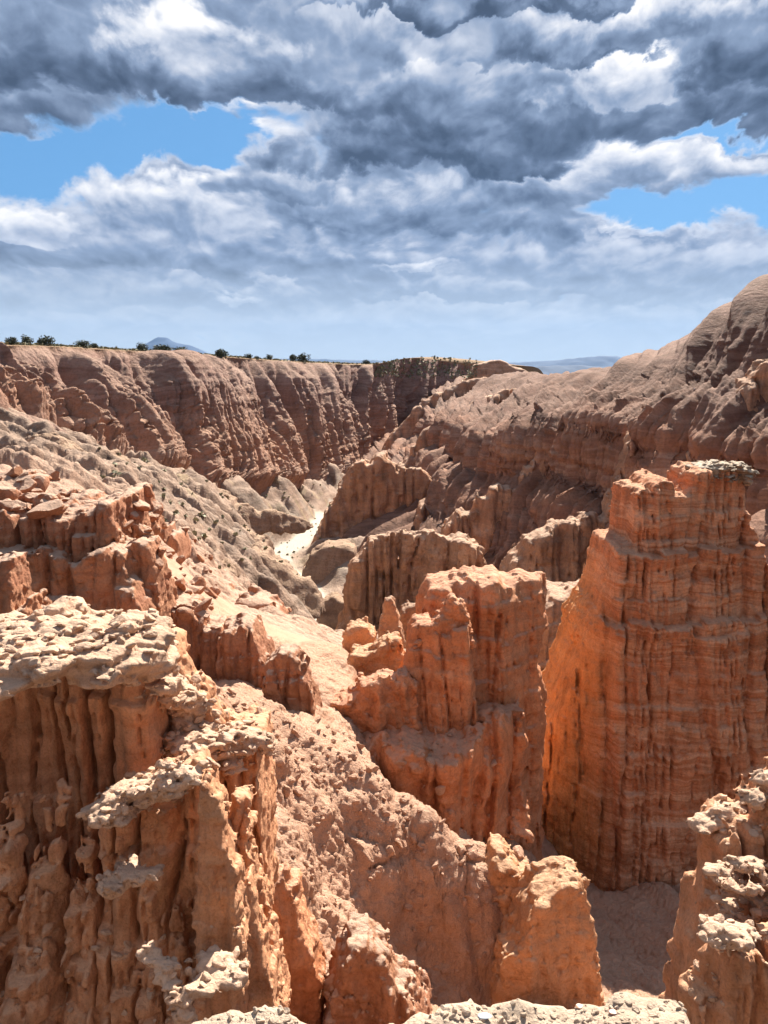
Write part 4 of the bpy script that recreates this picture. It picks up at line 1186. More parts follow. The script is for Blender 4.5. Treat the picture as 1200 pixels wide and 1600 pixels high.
def left_butte():
    sil = [(-120, 1000), (-120, 800), (0, 806), (60, 802), (100, 804), (140, 806), (150, 796), (163, 800), (172, 826), (180, 845), (183, 862), (205, 858), (222, 862), (232, 880), (240, 910), (243, 960), (246, 1000)]
    r = empty('rock_butte', base_of(sil, 19), 'reddish brown butte with rubble strewn top at mid left', 'butte')
    up = [(-120, 880), (-120, 800), (0, 807), (60, 803), (100, 805), (138, 807), (150, 797), (163, 801), (172, 826), (178, 850), (182, 880)]
    fin('upper_cliff', up, 19.6, .05, M['butte'], r, thick=(5, 4), batter=.03, flutes=[(1.1, .2, 5)], cols=[(.7, 1.6, .3, .4), (.3, .8, .12, .16)], rough=[(.5, .1), (.16, .05)], lumps=[(.25, .03)], seed=61, edge=.14, edge_scale=.5, topwave=.15)
    lowr = [(-120, 1010), (-120, 872), (20, 868), (60, 874), (100, 885), (130, 872), (160, 868), (182, 872), (195, 900), (215, 935), (228, 965), (232, 1010)]
    fin('lower_cliff', lowr, 18.9, .05, M['butte'], r, thick=(3.4, 2.2), batter=.05, flutes=[(1.4, .22, 4)], cols=[(.9, 1.6, .26, .24), (.35, .8, .1, .12)], rough=[(.5, .12), (.16, .05)], lumps=[(.25, .06)], seed=63, edge=.16, edge_scale=.5)
    fin('side_pillar', [(184, 960), (187, 866), (192, 858), (205, 855), (224, 858), (232, 880), (240, 915), (246, 990), (215, 990)], 19.6, .04, M['butte'], r, thick=(1.6, 1.2), batter=.04, flutes=[(.6, .14, 6), (.25, .07, 5)],
        rough=[(.4, .08)], lumps=[(.2, .04)], seed=65, edge=.1, edge_scale=.4, ledges=[(905, .06)])
    # sliver of a second pillar at the frame's edge
    o = fin('rock_pillar', [(-60, 1010), (-60, 890), (-10, 878), (4, 880), (8, 900), (14, 940), (18, 960), (36, 948), (40, 960), (42, 985), (30, 1010)], 14, .035, M['butte'], None, thick=(1.2, .8), batter=.05,
            flutes=[(.5, .1, 6)], rough=[(.3, .06)], lumps=[(.2, .05)], seed=67, edge=.08, edge_scale=.3)
    tag(o, 'slender pinkish pillar at the left edge before the butte', 'rock pillar')


def scatter_blobs(rg, n, px, py, Y, s, flat=.6, yspread=.3):
    """lumps round a pixel box: px (lo, hi), py (lo, hi), Y (lo, hi)"""
    out = []
    for _ in range(n):
        p = at(rg.uniform(*px), rg.uniform(*py), rg.uniform(*Y))
        q = rg.uniform(*s)
        out.append((*p, q * rg.uniform(.8, 1.4), q * rg.uniform(.8, 1.3), q * flat * rg.uniform(.7, 1.2)))
    return out


def left_foreground():
    rg = np.random.default_rng(3)
    near = M['near']
    r = empty('rock_formation', (-2.4, 6, -4.6), 'near pale capped cliff of columns filling the lower left', 'rock formation')
    # upper tier: cap slab over columns
    cap = []
    for px, py, Y, rx, ry, rz in ((-60, 1030, 5.7, .55, .5, .11), (40, 1022, 5.75, .45, .5, .11), (110, 1010, 5.9, .35, .5, .10), (180, 1025, 5.75, .24, .35, .11), (225, 1030, 5.9, .16, .3, .12),
                                  (120, 988, 6.25, .35, .3, .11), (200, 992, 6.3, .26, .3, .09), (20, 1000, 6.2, .5, .4, .11), (-90, 1005, 6.1, .4, .4, .12), (100, 962, 6.4, .12, .2, .09), (215, 1000, 6.0, .2, .2, .1)):
        cap.append((*at(px, py, Y), rx, ry, rz))
    blobs('cap_slab', cap, .018, M['cap'], r, lumps=((.36, .05), (.14, .022)), rough=((.3, .05), (.08, .012)), seed=2, k=.06, label='broad pale slab topping the columns')
    fin('column_wall', [(-160, 1440), (-160, 1030), (0, 1035), (130, 1025), (235, 1032), (255, 1060), (250, 1120), (245, 1180), (225, 1250), (190, 1320), (180, 1440)], 6.05, .022, near, r, thick=(1.2, .9), batter=-.03,
        flutes=[(.5, .16, 9)], cols=[(.24, 3.0, .16, .22), (.1, .8, .04, .06)], ledges=[(1050, -.04), (1085, .1)], rough=[(.25, .04), (.07, .012)], lumps=[(.1, .012)], seed=71, edge=.06, edge_scale=.2)
    # ridge of rubble going right and down from the slab
    it = []
    for q in np.linspace(0, 1, 60):
        px = np.interp(q, [0, .25, .5, .75, 1], [175, 232, 290, 335, 400]) + rg.normal(0, 9)
        py = np.interp(q, [0, .25, .5, .75, 1], [1010, 1050, 1108, 1145, 1160]) + rg.normal(0, 12)
        w = rg.uniform(.04, .11)
        it.append((*at(px, py, np.interp(q, [0, 1], [6.0, 6.9]) + rg.normal(0, .12)), w * rg.uniform(.8, 1.5), w * rg.uniform(.8, 1.4), w * rg.uniform(.4, .7)))
    blobs('rubble_crust', it, .018, M['cap'], r, lumps=((.16, .035), (.06, .015)), rough=((.12, .03),), seed=5, k=.04)
    fin('ridge_wall', [(175, 1180), (185, 1110), (230, 1060), (262, 1050), (282, 1072), (300, 1100), (318, 1135), (335, 1150), (330, 1240), (200, 1240)], 6.3, .022, near, r, thick=(.7, .4), batter=.12,
        flutes=[(.22, .09, 6), (.1, .04, 5)], rough=[(.2, .05), (.07, .015)], lumps=[(.12, .03)], seed=73, edge=.07, edge_scale=.22)
    # middle tier
    fin('column_wall', [(262, 1440), (270, 1240), (285, 1195), (320, 1175), (372, 1168), (402, 1166), (406, 1230), (408, 1330), (412, 1470)], 6.4, .022, near, r, thick=(.9, .8), batter=.0,
        flutes=[(.4, .12, 9)], cols=[(.17, 2, .12, .2), (.075, .6, .04, .06)], rough=[(.2, .04), (.06, .012)], lumps=[(.1, .02)], seed=75, edge=.05, edge_scale=.2, label='dark columns under the right hand crust')
    it = scatter_blobs(rg, 44, (276, 368), (1150, 1196), (6.15, 6.7), (.04, .1), .38) + scatter_blobs(rg, 18, (330, 404), (1150, 1170), (6.45, 6.9), (.05, .1), .4)
    blobs('rubble_crust', it, .02, M['cap'], r, lumps=((.17, .03), (.06, .014)), rough=((.12, .03),), seed=6, k=.04)
    # lower tier
    fin('column_wall', [(120, 1640), (148, 1300), (162, 1284), (215, 1258), (290, 1228), (312, 1262), (322, 1300), (345, 1380), (372, 1450), (378, 1640)], 5.05, .02, near, r, thick=(.9, .45), batter=.06,
        flutes=[(.4, .1, 7)], cols=[(.2, .6, .16, .18), (.085, .25, .06, .06)], ledges=[(1360, .08), (1500, .1)], rough=[(.2, .05), (.06, .015)], lumps=[(.12, .03)], seed=77, edge=.06, edge_scale=.2)
    it = []
    for q in np.linspace(0, 1, 60):
        w = rg.uniform(.025, .07)
        it.append((*at(np.interp(q, [0, 1], [288, 152]) + rg.normal(0, 8), np.interp(q, [0, .4, 1], [1212, 1232, 1276]) + rg.normal(0, 7), 5.12 + rg.normal(0, .1)), w * rg.uniform(.8, 1.5), w * rg.uniform(.8, 1.5), w * .55))
    blobs('rubble_crust', it, .016, M['cap'], r, lumps=((.15, .025), (.05, .012)), rough=((.1, .02),), seed=7, k=.035)
    # thin broken blades between the tiers
    for i in range(14):
        px = rg.uniform(240, 410); top = np.interp(px, [240, 300, 350, 410], [1150, 1190, 1240, 1300]) + rg.uniform(-10, 130)
        w = rg.uniform(9, 24); ht = rg.uniform(80, 240); Yb = rg.uniform(5.2, 6.1)
        sl = [(px - w * .9, top + ht), (px - w * .5, top + ht * .4), (px - w * .35, top + 12), (px - w * .1, top), (px + w * .25, top + 6), (px + w * .5, top + ht * .3), (px + w, top + ht)]
        fin('spine', sl, Yb, .018, near, r, thick=(.28, .12), batter=.08, flutes=[(.12, .04, 7)], rough=[(.12, .03), (.05, .012)], lumps=[(.08, .025)], seed=301 + i, edge=.04, edge_scale=.12)
    # spines stepping down on the right
    for i, (sil, Y) in enumerate([
        ([(298, 1330), (306, 1255), (316, 1250), (328, 1278), (338, 1320), (352, 1352), (362, 1380), (370, 1440), (375, 1640), (300, 1640)], 4.75),
        ([(348, 1300), (355, 1262), (372, 1262), (380, 1280), (384, 1330), (395, 1385), (412, 1440), (424, 1500), (436, 1580), (440, 1650), (350, 1650)], 5.5),
        ([(352, 1500), (368, 1420), (382, 1400), (392, 1440), (404, 1500), (416, 1560), (422, 1650), (350, 1650)], 5.0)]):
        fin('spine', sil, Y, .018, near, r, thick=(.5, .22), batter=.06, flutes=[(.13, .06, 9)], rough=[(.14, .03), (.05, .012)], lumps=[(.09, .03)], seed=81 + i, edge=.05, edge_scale=.14)
    # shaded lower wall
    fin('lower_wall', [(-160, 1680), (-160, 1310), (0, 1330), (90, 1350), (150, 1340), (185, 1400), (230, 1450), (262, 1500), (282, 1560), (300, 1680)], 4.9, .02, near, r, thick=(1.2, .12), batter=.3,
        flutes=[(.4, .12, 5)], cols=[(.26, .5, .2, .18), (.1, .22, .07, .06)], ledges=[(1420, .1), (1540, .1)], rough=[(.35, .12), (.08, .025)], lumps=[(.22, .1), (.08, .03)], seed=87, edge=.08, edge_scale=.2)
    blobs('slab', [(*at(205, 1368, 4.85), .12, .14, .035), (*at(182, 1380, 4.85), .07, .1, .03)], .014, M['cap'], r, lumps=((.08, .02),), seed=11, label='grey slab lodged on the shaded wall')
    blobs('slab', [(*at(325, 1525, 4.45), .15, .16, .03), (*at(350, 1512, 4.5), .08, .12, .025)], .012, M['cap'], r, lumps=((.06, .01),), seed=12, label='thin shaded slab like a tongue')
    it = []
    for q in np.linspace(0, 1, 30):
        it.append((*at(np.interp(q, [0, .5, 1], [238, 268, 296]) + rg.normal(0, 5), np.interp(q, [0, .5, 1], [1480, 1540, 1610]) + rg.normal(0, 5), 4.55 - .35 * q), *(rg.uniform(.012, .03) * np.array((1.2, 1.2, .7)))))
    blobs('rubble_crust', it, .014, M['cap'], r, lumps=((.07, .02),), rough=((.08, .02),), seed=13, k=.03)
    # orange pillar by the lit slope
    o = fin('rock_pillar', [(405, 1640), (408, 1410), (420, 1396), (440, 1392), (456, 1402), (462, 1440), (470, 1480), (486, 1510), (494, 1560), (500, 1640)], 7.6, .022, M['orange'], None, thick=(.8, .5), batter=.03,
            flutes=[(.3, .08, 8), (.12, .04, 6)], rough=[(.25, .05), (.07, .015)], lumps=[(.1, .02)], seed=91, edge=.06, edge_scale=.2)
    tag(o, 'bright orange pillar between the near cliff and the lit slope', 'rock pillar')
    o = fin('rock_outcrop', [(500, 1680), (510, 1600), (530, 1545), (548, 1520), (575, 1516), (596, 1535), (612, 1572), (636, 1596), (655, 1615), (680, 1680)], 7.3, .024, M['butte'], None, thick=(1.2, .6), batter=.15,
            flutes=[(.3, .18, 6)], rough=[(.25, .07), (.08, .02)], lumps=[(.14, .05)], seed=93, edge=.1, edge_scale=.25)
    tag(o, 'crumbling outcrop with a dark cleft at the bottom of the lit slope', 'rock outcrop')


def right_foreground():
    rg = np.random.default_rng(8)
    r = empty('rock_formation', (1.9, 4, -4.2), 'jagged sunlit pinnacles filling the lower right corner', 'rock formation')
    fin('pinnacle_wall', [(1030, 1700), (1038, 1545), (1042, 1500), (1054, 1478), (1058, 1432), (1070, 1390), (1078, 1365), (1084, 1320), (1093, 1288), (1112, 1278), (1122, 1264), (1142, 1256), (1160, 1264),
                          (1170, 1240), (1182, 1216), (1200, 1208), (1300, 1190), (1420, 1220), (1450, 1700)], 4.75, .018, M['near'], r, front=[(1000, 4.2), (1500, 4.0)], thick=(.75, .55), batter=.1,
        flutes=[(.3, .08, 7)], cols=[(.18, .6, .12, .14), (.075, .25, .04, .05)], rough=[(.2, .05), (.06, .015)], lumps=[(.1, .015)], seed=101, edge=.07, edge_scale=.18, ledges=[(1340, .12)])
    fin('front_pinnacle', [(1064, 1720), (1070, 1535), (1080, 1525), (1096, 1516), (1106, 1462), (1120, 1456), (1160, 1454), (1168, 1470), (1190, 1440), (1240, 1430), (1420, 1440), (1440, 1720)], 3.9, .016, M['near'], r, front=[(1000, 3.65), (1500, 3.5)], thick=(.4, .3), batter=.05,
        flutes=[(.3, .05, 7)], cols=[(.17, 1.0, .08, .12), (.07, .3, .025, .04)], rough=[(.18, .04), (.05, .012)], lumps=[(.1, .02)], seed=103, edge=.05, edge_scale=.16)
    it = scatter_blobs(rg, 60, (1112, 1260), (1345, 1440), (4.0, 4.3), (.012, .03), .5) + scatter_blobs(rg, 16, (1108, 1168), (1454, 1470), (3.6, 3.85), (.018, .04), .5)
    blobs('rubble_crust', it, .013, M['cap'], r, lumps=((.08, .016), (.03, .008)), rough=((.08, .015),), seed=21, k=.03)
    it = scatter_blobs(rg, 14, (1094, 1122), (1280, 1296), (4.6, 4.8), (.018, .04), .5) + scatter_blobs(rg, 14, (1122, 1158), (1262, 1276), (4.6, 4.8), (.02, .04), .6) + \
        scatter_blobs(rg, 22, (1172, 1230), (1212, 1262), (4.5, 4.8), (.02, .05), .55)
    blobs('rubble_crust', it, .013, M['cap'], r, lumps=((.08, .016), (.03, .008)), rough=((.08, .015),), seed=22, k=.03)


tower()
middle_fin()
small_formations()
left_butte()
left_foreground()
right_foreground()


# ------------------------------------------------------------------ the overlook's edge under the camera
def overlook():
    edge = [(-200, 1640), (240, 1618), (330, 1597), (420, 1596), (500, 1588), (640, 1592), (720, 1586), (800, 1574), (860, 1566), (900, 1562), (950, 1552), (1000, 1545), (1040, 1552), (1062, 1572), (1070, 1600), (1085, 1700)]
    zt = -1.58
    e = np.array([[(px - 600) / F_PX * (zt / drop(py)) / (CP + (800 - py) / F_PX * SP), zt / drop(py)] for px, py in edge])
    e = np.concatenate([[[-3.5, 1.5]], e, [[1.4, 1.0], [1.6, -2.5], [-3.5, -2.5]]])
    h = .02
    xs = np.arange(-3.6, 1.75, h); ys = np.arange(-2.6, 2.4, h); zs = np.arange(-3.1, -1.45, h)
    X, Yg = np.meshgrid(xs, ys, indexing='ij')
    d2 = poly_sd(X + .05 * fbm(X / .2, Yg / .2, .3, 3), Yg + .05 * fbm(X / .2, Yg / .2, 4.3, 3), e)
    top = zt + .03 * fbm(X / .3, Yg / .3, .7, 3) - .03 * sstep(d2, -.2, 0)
    Fv = np.maximum((d2[:, :, None] - .12 * (zt - zs)[None, None, :] - .0), zs[None, None, :] - top[:, :, None]).astype(np.float32)
    ii, jj, kk = np.nonzero(np.abs(Fv) < .06)
    px, py_, pz = xs[ii], ys[jj], zs[kk]
    Fv[ii, jj, kk] -= (.03 * clod(px / .13, py_ / .13, pz / .13, 5) * sstep(perlin(px / .3, py_ / .3, pz / .3, 2), -.2, .2) + .012 * clod(px / .04, py_ / .04, pz / .04, 6)).astype(np.float32)
    for ax in range(3):
        sl = [slice(None)] * 3
        for q in (0, -1):
            sl[ax] = q
            Fv[tuple(sl)] = np.maximum(Fv[tuple(sl)], .001)
    V, Q = surface_net(Fv, np.array([xs[0], ys[0], zs[0]], np.float32), h)
    o = mesh_obj('ground', V, Q, M['ledge'])
    tag(o, 'gravelly pale edge of the overlook', kind='structure')
    return zt


overlook()

# ------------------------------------------------------------------ dropping things onto the ground
bpy.context.view_layer.update()
DG = bpy.context.evaluated_depsgraph_get()


def cast(o, d):
    ok, loc, nor, _, ob, _ = SC.ray_cast(DG, o, d)
    while ok and ob.name.startswith('haze'):
        o = loc + d * .01
        ok, loc, nor, _, ob, _ = SC.ray_cast(DG, o, d)
    return (loc, nor, ob) if ok else None


from mathutils import Vector, Matrix, Euler


def look(px, py):
    d = Vector([float(v) for v in at(px, py, 1.0)]).normalized()
    return cast(Vector((0, 0, 0)), d)


def down(x, y, z):
    return cast(Vector((x, y, z)), Vector((0, 0, -1)))


# ------------------------------------------------------------------ junipers on the rim
def leaf_mat(name, a, b):
    m = bpy.data.materials.new(name); m.use_nodes = True
    N = NT(m.node_tree); bs = m.node_tree.nodes['Principled BSDF']
    bs.inputs['Roughness'].default_value = .8
    g = N.n('ShaderNodeNewGeometry')
    N.link(N.mix(g.outputs['Random Per Island'], a + (1,), b + (1,)), bs.inputs['Base Color'])
    return m


M['juniper'] = leaf_mat('juniper', (.030, .042, .016), (.075, .085, .035))
M['sage'] = leaf_mat('sage', (.17, .16, .08), (.34, .31, .19))
M['bark'] = rock_mat('bark', B((.10, .07, .05), (.18, .13, .10)), .1, 3, pale=(.2, .16, .13), dust=.1, bump=.3)


def crown_mesh(name, rg, n, rx, ry, rz, zc, leaf):
    V, Q = [], []
    lob = [(rg.normal(0, .26, 3) * (rx, ry, rz * .8), rg.uniform(.5, .85)) for _ in range(7)]
    while len(V) < n * 4:
        c, r_ = lob[rg.integers(len(lob))]
        v = rg.normal(size=3); v /= np.linalg.norm(v)
        p = c + v * np.array((rx, ry, rz)) * r_ * rg.uniform(.55, 1.18)
        p[2] = max(p[2] + zc, .02)
        a = rg.normal(size=3); a /= np.linalg.norm(a); b = np.cross(a, rg.normal(size=3)); b /= np.linalg.norm(b)
        k = len(V); q = leaf * rg.uniform(.6, 1.4)
        V += [p - a * q - b * q * .6, p + a * q - b * q * .6, p + a * q * .7 + b * q * .6, p - a * q * .7 + b * q * .6]
        Q.append((k, k + 1, k + 2, k + 3))
    return np.array(V), np.array(Q)


def trunk_mesh(rg, h, r0):
    V, Q = [], []
    def limb(p0, p1, ra, rb):
        k = len(V); d = np.subtract(p1, p0); d = d / np.linalg.norm(d)
        a = np.cross(d, (.3, .9, .2)); a /= np.linalg.norm(a); b = np.cross(d, a)
        for p, r_ in ((p0, ra), ((np.array(p0) + p1) / 2 + rg.normal(0, .05, 3), (ra + rb) / 2), (p1, rb)):
            for i in range(6):
                t = i * math.pi / 3
                V.append(np.array(p) + (a * math.cos(t) + b * math.sin(t)) * r_)
        for s_ in range(2):
            for i in range(6):
                Q.append((k + s_ * 6 + i, k + s_ * 6 + (i + 1) % 6, k + s_ * 6 + 6 + (i + 1) % 6, k + s_ * 6 + 6 + i))
    limb((0, 0, -.3), (.1, .05, h * .45), r0, r0 * .7)
    for _ in range(4):
        limb((.1, .05, h * rg.uniform(.3, .45)), (rg.uniform(-.5, .5) * h, rg.uniform(-.5, .5) * h, h * rg.uniform(.6, .85)), r0 * .6, r0 * .2)
    return np.array(V), np.array(Q)


TREES = [(18, 536, 15, 24, 'leftmost rounded juniper of the three on the left rim'), (42, 537, 17, 22, 'middle juniper of the three crowded on the left rim'), (70, 538, 19, 30, 'broadest juniper of the three on the left rim'),
         (128, 543, 13, 30, 'low spreading juniper alone on the rim left of the blue mountain'), (146, 544, 10, 18, 'small bush like juniper leaning against the low spreading one'),
         (222, 547, 14, 22, 'round dark juniper just left of the blue mountain'), (256, 549, 14, 40, 'wide dark juniper in front of the blue mountain'), (284, 551, 11, 30, 'olive green juniper below the slope of the blue mountain'),
         (346, 562, 17, 24, 'sparse pale juniper growing just below the rim edge'), (388, 562, 8, 14, 'smallest pair-side juniper on the rim right of the sparse one'), (402, 563, 6, 12, 'tiny juniper bush right beside the smallest rim juniper'),
         (420, 565, 9, 15, 'lone ball shaped juniper in the middle of the rim'), (458, 566, 13, 14, 'narrower juniper of the close pair on the rim'), (474, 567, 14, 20, 'rounder right hand juniper of the close pair on the rim'),
         (573, 571, 8, 14, 'last small juniper toward the bushy knoll')]


def trees():
    rg = np.random.default_rng(12)
    protos = []
    for i in range(4):
        Vc, Qc = crown_mesh('crown', rg, 620, .5, .47, .47, .42, .05)
        Vt, Qt = trunk_mesh(rg, .8, .05)
        r = bpy.data.objects.new('juniper_tree', None)
        C.objects.link(r)
        mesh_obj('crown', Vc, Qc, M['juniper'], r, (0, 0, 0), smooth=False)
        mesh_obj('trunk', Vt, Qt, M['bark'], r, (0, 0, 0))
        protos.append(r)
    used = set()
    for i, (px, py, hp, wp, lab) in enumerate(TREES):
        Y = float(np.interp(px, [-40, 80, 190, 300, 400, 500, 575], [140, 162, 190, 222, 258, 300, 335])) + 1.5
        p = at(px, py, Y)
        if px == 346:
            Y -= 6; p = at(px, py, Y)
        h = down(p[0], p[1], p[2] + 12)
        z = h[0].z if h else p[2]
        pr = protos[i % 4]
        if i < 4:
            o = pr
        else:
            o = pr.copy(); C.objects.link(o)
            for ch in pr.children:
                c = ch.copy(); C.objects.link(c); c.parent = o
        H = hp / F_PX * Y * 1.12; Wd = wp / F_PX * Y
        o.location = (p[0], p[1], z - .1)
        o.scale = (Wd / 1.15, Wd / 1.15, H)
        o.rotation_euler = (0, 0, rg.uniform(0, 6.28))
        tag(o, lab, 'tree', 'junipers along the canyon rim')
    # sage on the knoll and dry tufts over the rim: nobody could count them
    V, Q = [], []
    def bush(p, r_):
        for _ in range(7):
            c = np.array(p) + rg.normal(0, .4, 3) * (r_, r_, r_ * .5) + (0, 0, r_ * .4)
            a = rg.normal(size=3); a /= np.linalg.norm(a); b = np.cross(a, rg.normal(size=3)); b /= np.linalg.norm(b)
            k = len(V); q = r_ * .5
            V.extend([c - a * q - b * q, c + a * q - b * q, c + a * q + b * q, c - a * q + b * q]); Q.append((k, k + 1, k + 2, k + 3))
    for _ in range(420):
        px = rg.uniform(585, 745); py = rg.uniform(556, 592)
        h = look(px, py)
        if h and 250 < h[0].y < 520:
            bush(h[0], rg.uniform(.35, .8))
    for _ in range(700):
        px = rg.uniform(0, 600)
        e = np.interp(px, [-40, 80, 190, 300, 400, 500, 575], [140, 162, 190, 222, 258, 300, 335]) + rg.uniform(-1, 8)
        p = at(px, 560, e)
        h = down(p[0], p[1], 20)
        if h:
            bush(h[0], rg.uniform(.2, .5))
    for _ in range(480):
        px = rg.uniform(150, 520); py = rg.uniform(700, 900)
        h = look(px, py)
        if h and h[0].y > 60 and h[1].z > .7:
            bush(h[0], rg.uniform(.12, .4))
    o = mesh_obj('sagebrush', V, Q, M['sage'], smooth=False)
    tag(o, 'low grey green brush dotted over rim and gorge floor', kind='stuff')


trees()


# ------------------------------------------------------------------ loose stones
def ico(sub):
    t = (1 + 5 ** .5) / 2
    V = [(-1, t, 0), (1, t, 0), (-1, -t, 0), (1, -t, 0), (0, -1, t), (0, 1, t), (0, -1, -t), (0, 1, -t), (t, 0, -1), (t, 0, 1), (-t, 0, -1), (-t, 0, 1)]
    F = [(0, 11, 5), (0, 5, 1), (0, 1, 7), (0, 7, 10), (0, 10, 11), (1, 5, 9), (5, 11, 4), (11, 10, 2), (10, 7, 6), (7, 1, 8), (3, 9, 4), (3, 4, 2), (3, 2, 6), (3, 6, 8), (3, 8, 9), (4, 9, 5), (2, 4, 11), (6, 2, 10), (8, 6, 7), (9, 8, 1)]
    V = [np.array(v) / np.linalg.norm(v) for v in V]
    for _ in range(sub):
        mid = {}; F2 = []
        def m(a, b):
            k = (min(a, b), max(a, b))
            if k not in mid:
                v = V[a] + V[b]; V.append(v / np.linalg.norm(v)); mid[k] = len(V) - 1
            return mid[k]
        for a, b, c in F:
            ab, bc, ca = m(a, b), m(b, c), m(c, a)
            F2 += [(a, ab, ca), (b, bc, ab), (c, ca, bc), (ab, bc, ca)]
        F = F2
    return np.array(V), np.array(F)


def stone_meshes(mat, n, sub, seed, flat=(.5, .8)):
    rg = np.random.default_rng(seed)
    V0, F0 = ico(sub)
    out = []
    for i in range(n):
        V = V0.copy()
        for _ in range(9):                                  # knock flat faces off a ball
            a = rg.normal(size=3); a /= np.linalg.norm(a); c = rg.uniform(.45, .85)
            d = np.maximum(V @ a - c, 0)
            V = V - d[:, None] * a
        V = V + .06 * np.stack([perlin(V[:, 0] * 2 + i * 7, V[:, 1] * 2 + k * 5, V[:, 2] * 2, k) for k in range(3)], 1)
        V = V * (1, rg.uniform(.65, 1), rg.uniform(*flat))
        me_o = mesh_obj('stone', V, F0, mat, None, (0, 0, 0), smooth=False)
        me = me_o.data
        bpy.data.objects.remove(me_o)
        out.append(me)
    return out


def strew(name, label, cat, group, meshes, n, px, py, size, seed, poly=None, ymin=0, ymax=1e9, nz=.5, sink=.3, power=1.0, on=None):
    rg = np.random.default_rng(seed)
    k = tries = 0
    objs = []
    while k < n and tries < n * 25:
        tries += 1
        x, y = rg.uniform(*px), rg.uniform(*py)
        if poly is not None and poly_sd(np.array([x]), np.array([y]), poly)[0] > 0:
            continue
        h = look(x, y)
        if not h or not (ymin < h[0].y < ymax) or h[1].z < nz or (on and not h[2].name.startswith(on)):
            continue
        s_ = size[0] + (size[1] - size[0]) * rg.random() ** power
        o = bpy.data.objects.new(name, meshes[rg.integers(len(meshes))])
        C.objects.link(o)
        o.location = h[0] + Vector((0, 0, s_ * (.5 - sink)))
        q = Vector((0, 0, 1)).rotation_difference(h[1].lerp(Vector((0, 0, 1)), .3).normalized()).to_euler()
        o.rotation_euler = (q.x + rg.normal(0, .25), q.y + rg.normal(0, .25), rg.uniform(0, 6.28))
        o.scale = (s_ * rg.uniform(.8, 1.3), s_ * rg.uniform(.8, 1.2), s_ * rg.uniform(.7, 1.1))
        tag(o, label, cat, group)
        objs.append(o)
        k += 1
    return objs


st_butte = stone_meshes(M['butte'], 6, 2, 1, (.45, .8))
st_slope = stone_meshes(M['scree'], 7, 1, 2)
st_cap = stone_meshes(M['cap'], 7, 2, 3, (.35, .7))
st_ledge = stone_meshes(M['ledge'], 6, 2, 4, (.5, .8))
def one_boulder(label, me, px, py, Y, size, rot, cat='boulder'):
    p = at(px, py, Y)
    h = down(p[0], p[1], p[2] + 2.0)
    o = bpy.data.objects.new('boulder', me); C.objects.link(o)
    o.location = (p[0], p[1], (h[0].z if h else p[2]) + size[2] * .45)
    o.rotation_euler = rot
    o.scale = size
    return tag(o, label, cat)


one_boulder('round pale boulder at the left end of the rubble on the butte', st_butte[0], 9, 762, 21.5, (.34, .34, .42), (0, 0, .5))
one_boulder('flat topped slab lying in front of the round pale boulder', st_butte[1], 14, 784, 20.6, (.45, .4, .22), (.05, .05, .2))
one_boulder('square orange block perched on smaller stones of the butte rubble', st_butte[2], 55, 768, 22, (.3, .3, .34), (.1, -.1, .9))
one_boulder('pointed pale block leaning at the right end of the butte rubble', st_butte[3], 77, 782, 21, (.3, .24, .45), (.2, .3, .1))
for lab, px, py, sz, mt in (('smooth blue grey flat pebble on the overlook edge', 757, 1590, (.02, .014, .008), (.30, .32, .34)), ('reddish pebble near the right end of the overlook edge', 958, 1584, (.013, .012, .009), (.36, .17, .11)),
                            ('small rusty pebble behind the reddish one on the overlook edge', 905, 1574, (.011, .01, .007), (.42, .22, .13))):
    mm = bpy.data.materials.new('pebble_stone'); mm.use_nodes = True
    mm.node_tree.nodes['Principled BSDF'].inputs['Base Color'].default_value = (*mt, 1)
    me = st_ledge[1].copy(); me.materials.clear(); me.materials.append(mm)
    h = look(px, py)
    o = bpy.data.objects.new('pebble', me); C.objects.link(o)
    o.location = h[0] + Vector((0, 0, sz[2] * .4)); o.scale = sz; o.rotation_euler = (0, .1, px)
    tag(o, lab, 'pebble')
strew('boulder', 'angular boulder in the jumble on top of the reddish butte', 'boulder', 'boulders on the butte top', st_butte, 40, (-10, 112), (738, 806), (.16, .55), 1, power=1.6, ymin=15, ymax=60, nz=-.2, sink=.35)
strew('boulder', 'small block fallen on the gravelly slope right of the butte', 'boulder', 'blocks fallen right of the butte', st_butte, 70, (185, 340), (770, 985), (.12, .4), 2, power=2, ymin=20, ymax=70, nz=.3)
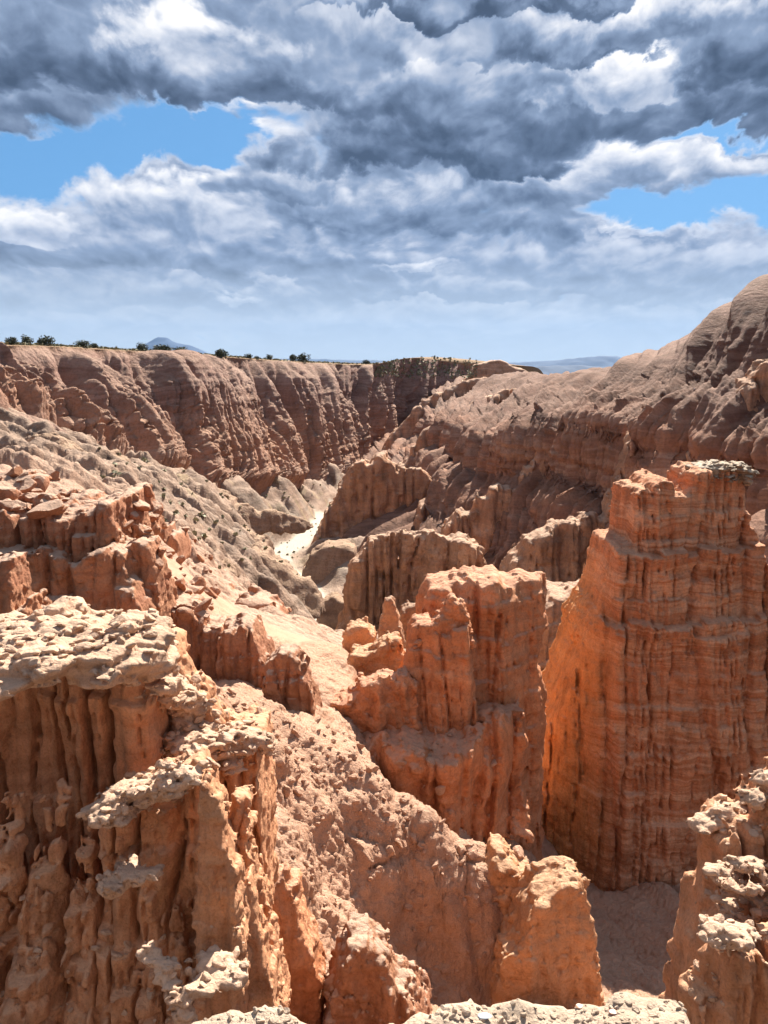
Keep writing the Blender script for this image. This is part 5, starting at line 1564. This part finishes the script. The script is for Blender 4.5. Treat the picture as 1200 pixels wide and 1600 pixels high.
strew('stone', 'crumbled clay stone lying on the sunlit upper bench of the slope', 'stone', 'stones on the sunlit bench', st_slope, 130, (330, 600), (1080, 1240), (.04, .15), 3, power=2.3, ymin=8, ymax=19, nz=.3, on='scree_slope')
strew('stone', 'crumbled clay stone lying on the lower slope beside the gully', 'stone', 'stones on the lower slope', st_slope, 170, (400, 760), (1240, 1590), (.03, .11), 32, power=2.3, ymin=8, ymax=19, nz=.2, on='scree_slope')
strew('stone', 'dusty stone resting on the shaded shelf below the fin', 'stone', 'stones on the shelf below the fin', st_slope, 70, (560, 820), (1150, 1340), (.05, .22), 31, power=2.2, ymin=15, ymax=23, nz=.4)
strew('rubble_stone', 'pale chip of caprock lying on the broad slab of the near cliff', 'stone', 'caprock chips on the broad slab', st_cap, 70, (0, 250), (945, 1040), (.015, .055), 4, power=1.8, ymin=3, ymax=8, nz=.55)
strew('rubble_stone', 'pale chip on the crumbly crest descending right of the broad slab', 'stone', 'chips on the descending crest', st_cap, 80, (230, 410), (1040, 1200), (.015, .06), 41, power=1.8, ymin=3, ymax=8, nz=.5)
strew('rubble_stone', 'pale chip on the lower crust of the near cliff', 'stone', 'chips on the lower crust', st_cap, 50, (150, 300), (1190, 1270), (.012, .045), 42, power=1.8, ymin=3, ymax=8, nz=.5)
strew('rubble_stone', 'dusty stone caught on the shaded lower wall of the near cliff', 'stone', 'stones on the shaded lower wall', st_cap, 60, (0, 400), (1300, 1600), (.012, .05), 43, power=1.6, ymin=3, ymax=8, nz=.35)
strew('rubble_stone', 'pale chip of caprock lodged among the lower right pinnacles', 'stone', 'caprock chips on the right pinnacles', st_cap, 80, (1070, 1200), (1210, 1590), (.012, .035), 5, power=1.6, ymin=2.5, ymax=6, nz=.45)
strew('pebble', 'rounded pebble set in the gravelly overlook edge', 'pebble', 'pebbles on the overlook edge', st_ledge, 220, (310, 1070), (1535, 1600), (.003, .016), 6, power=2.6, ymax=2.6, nz=.4, sink=.5)
print('TRIS', sum(n for _, n in STATS), sorted(STATS, key=lambda s: -s[1])[:12])
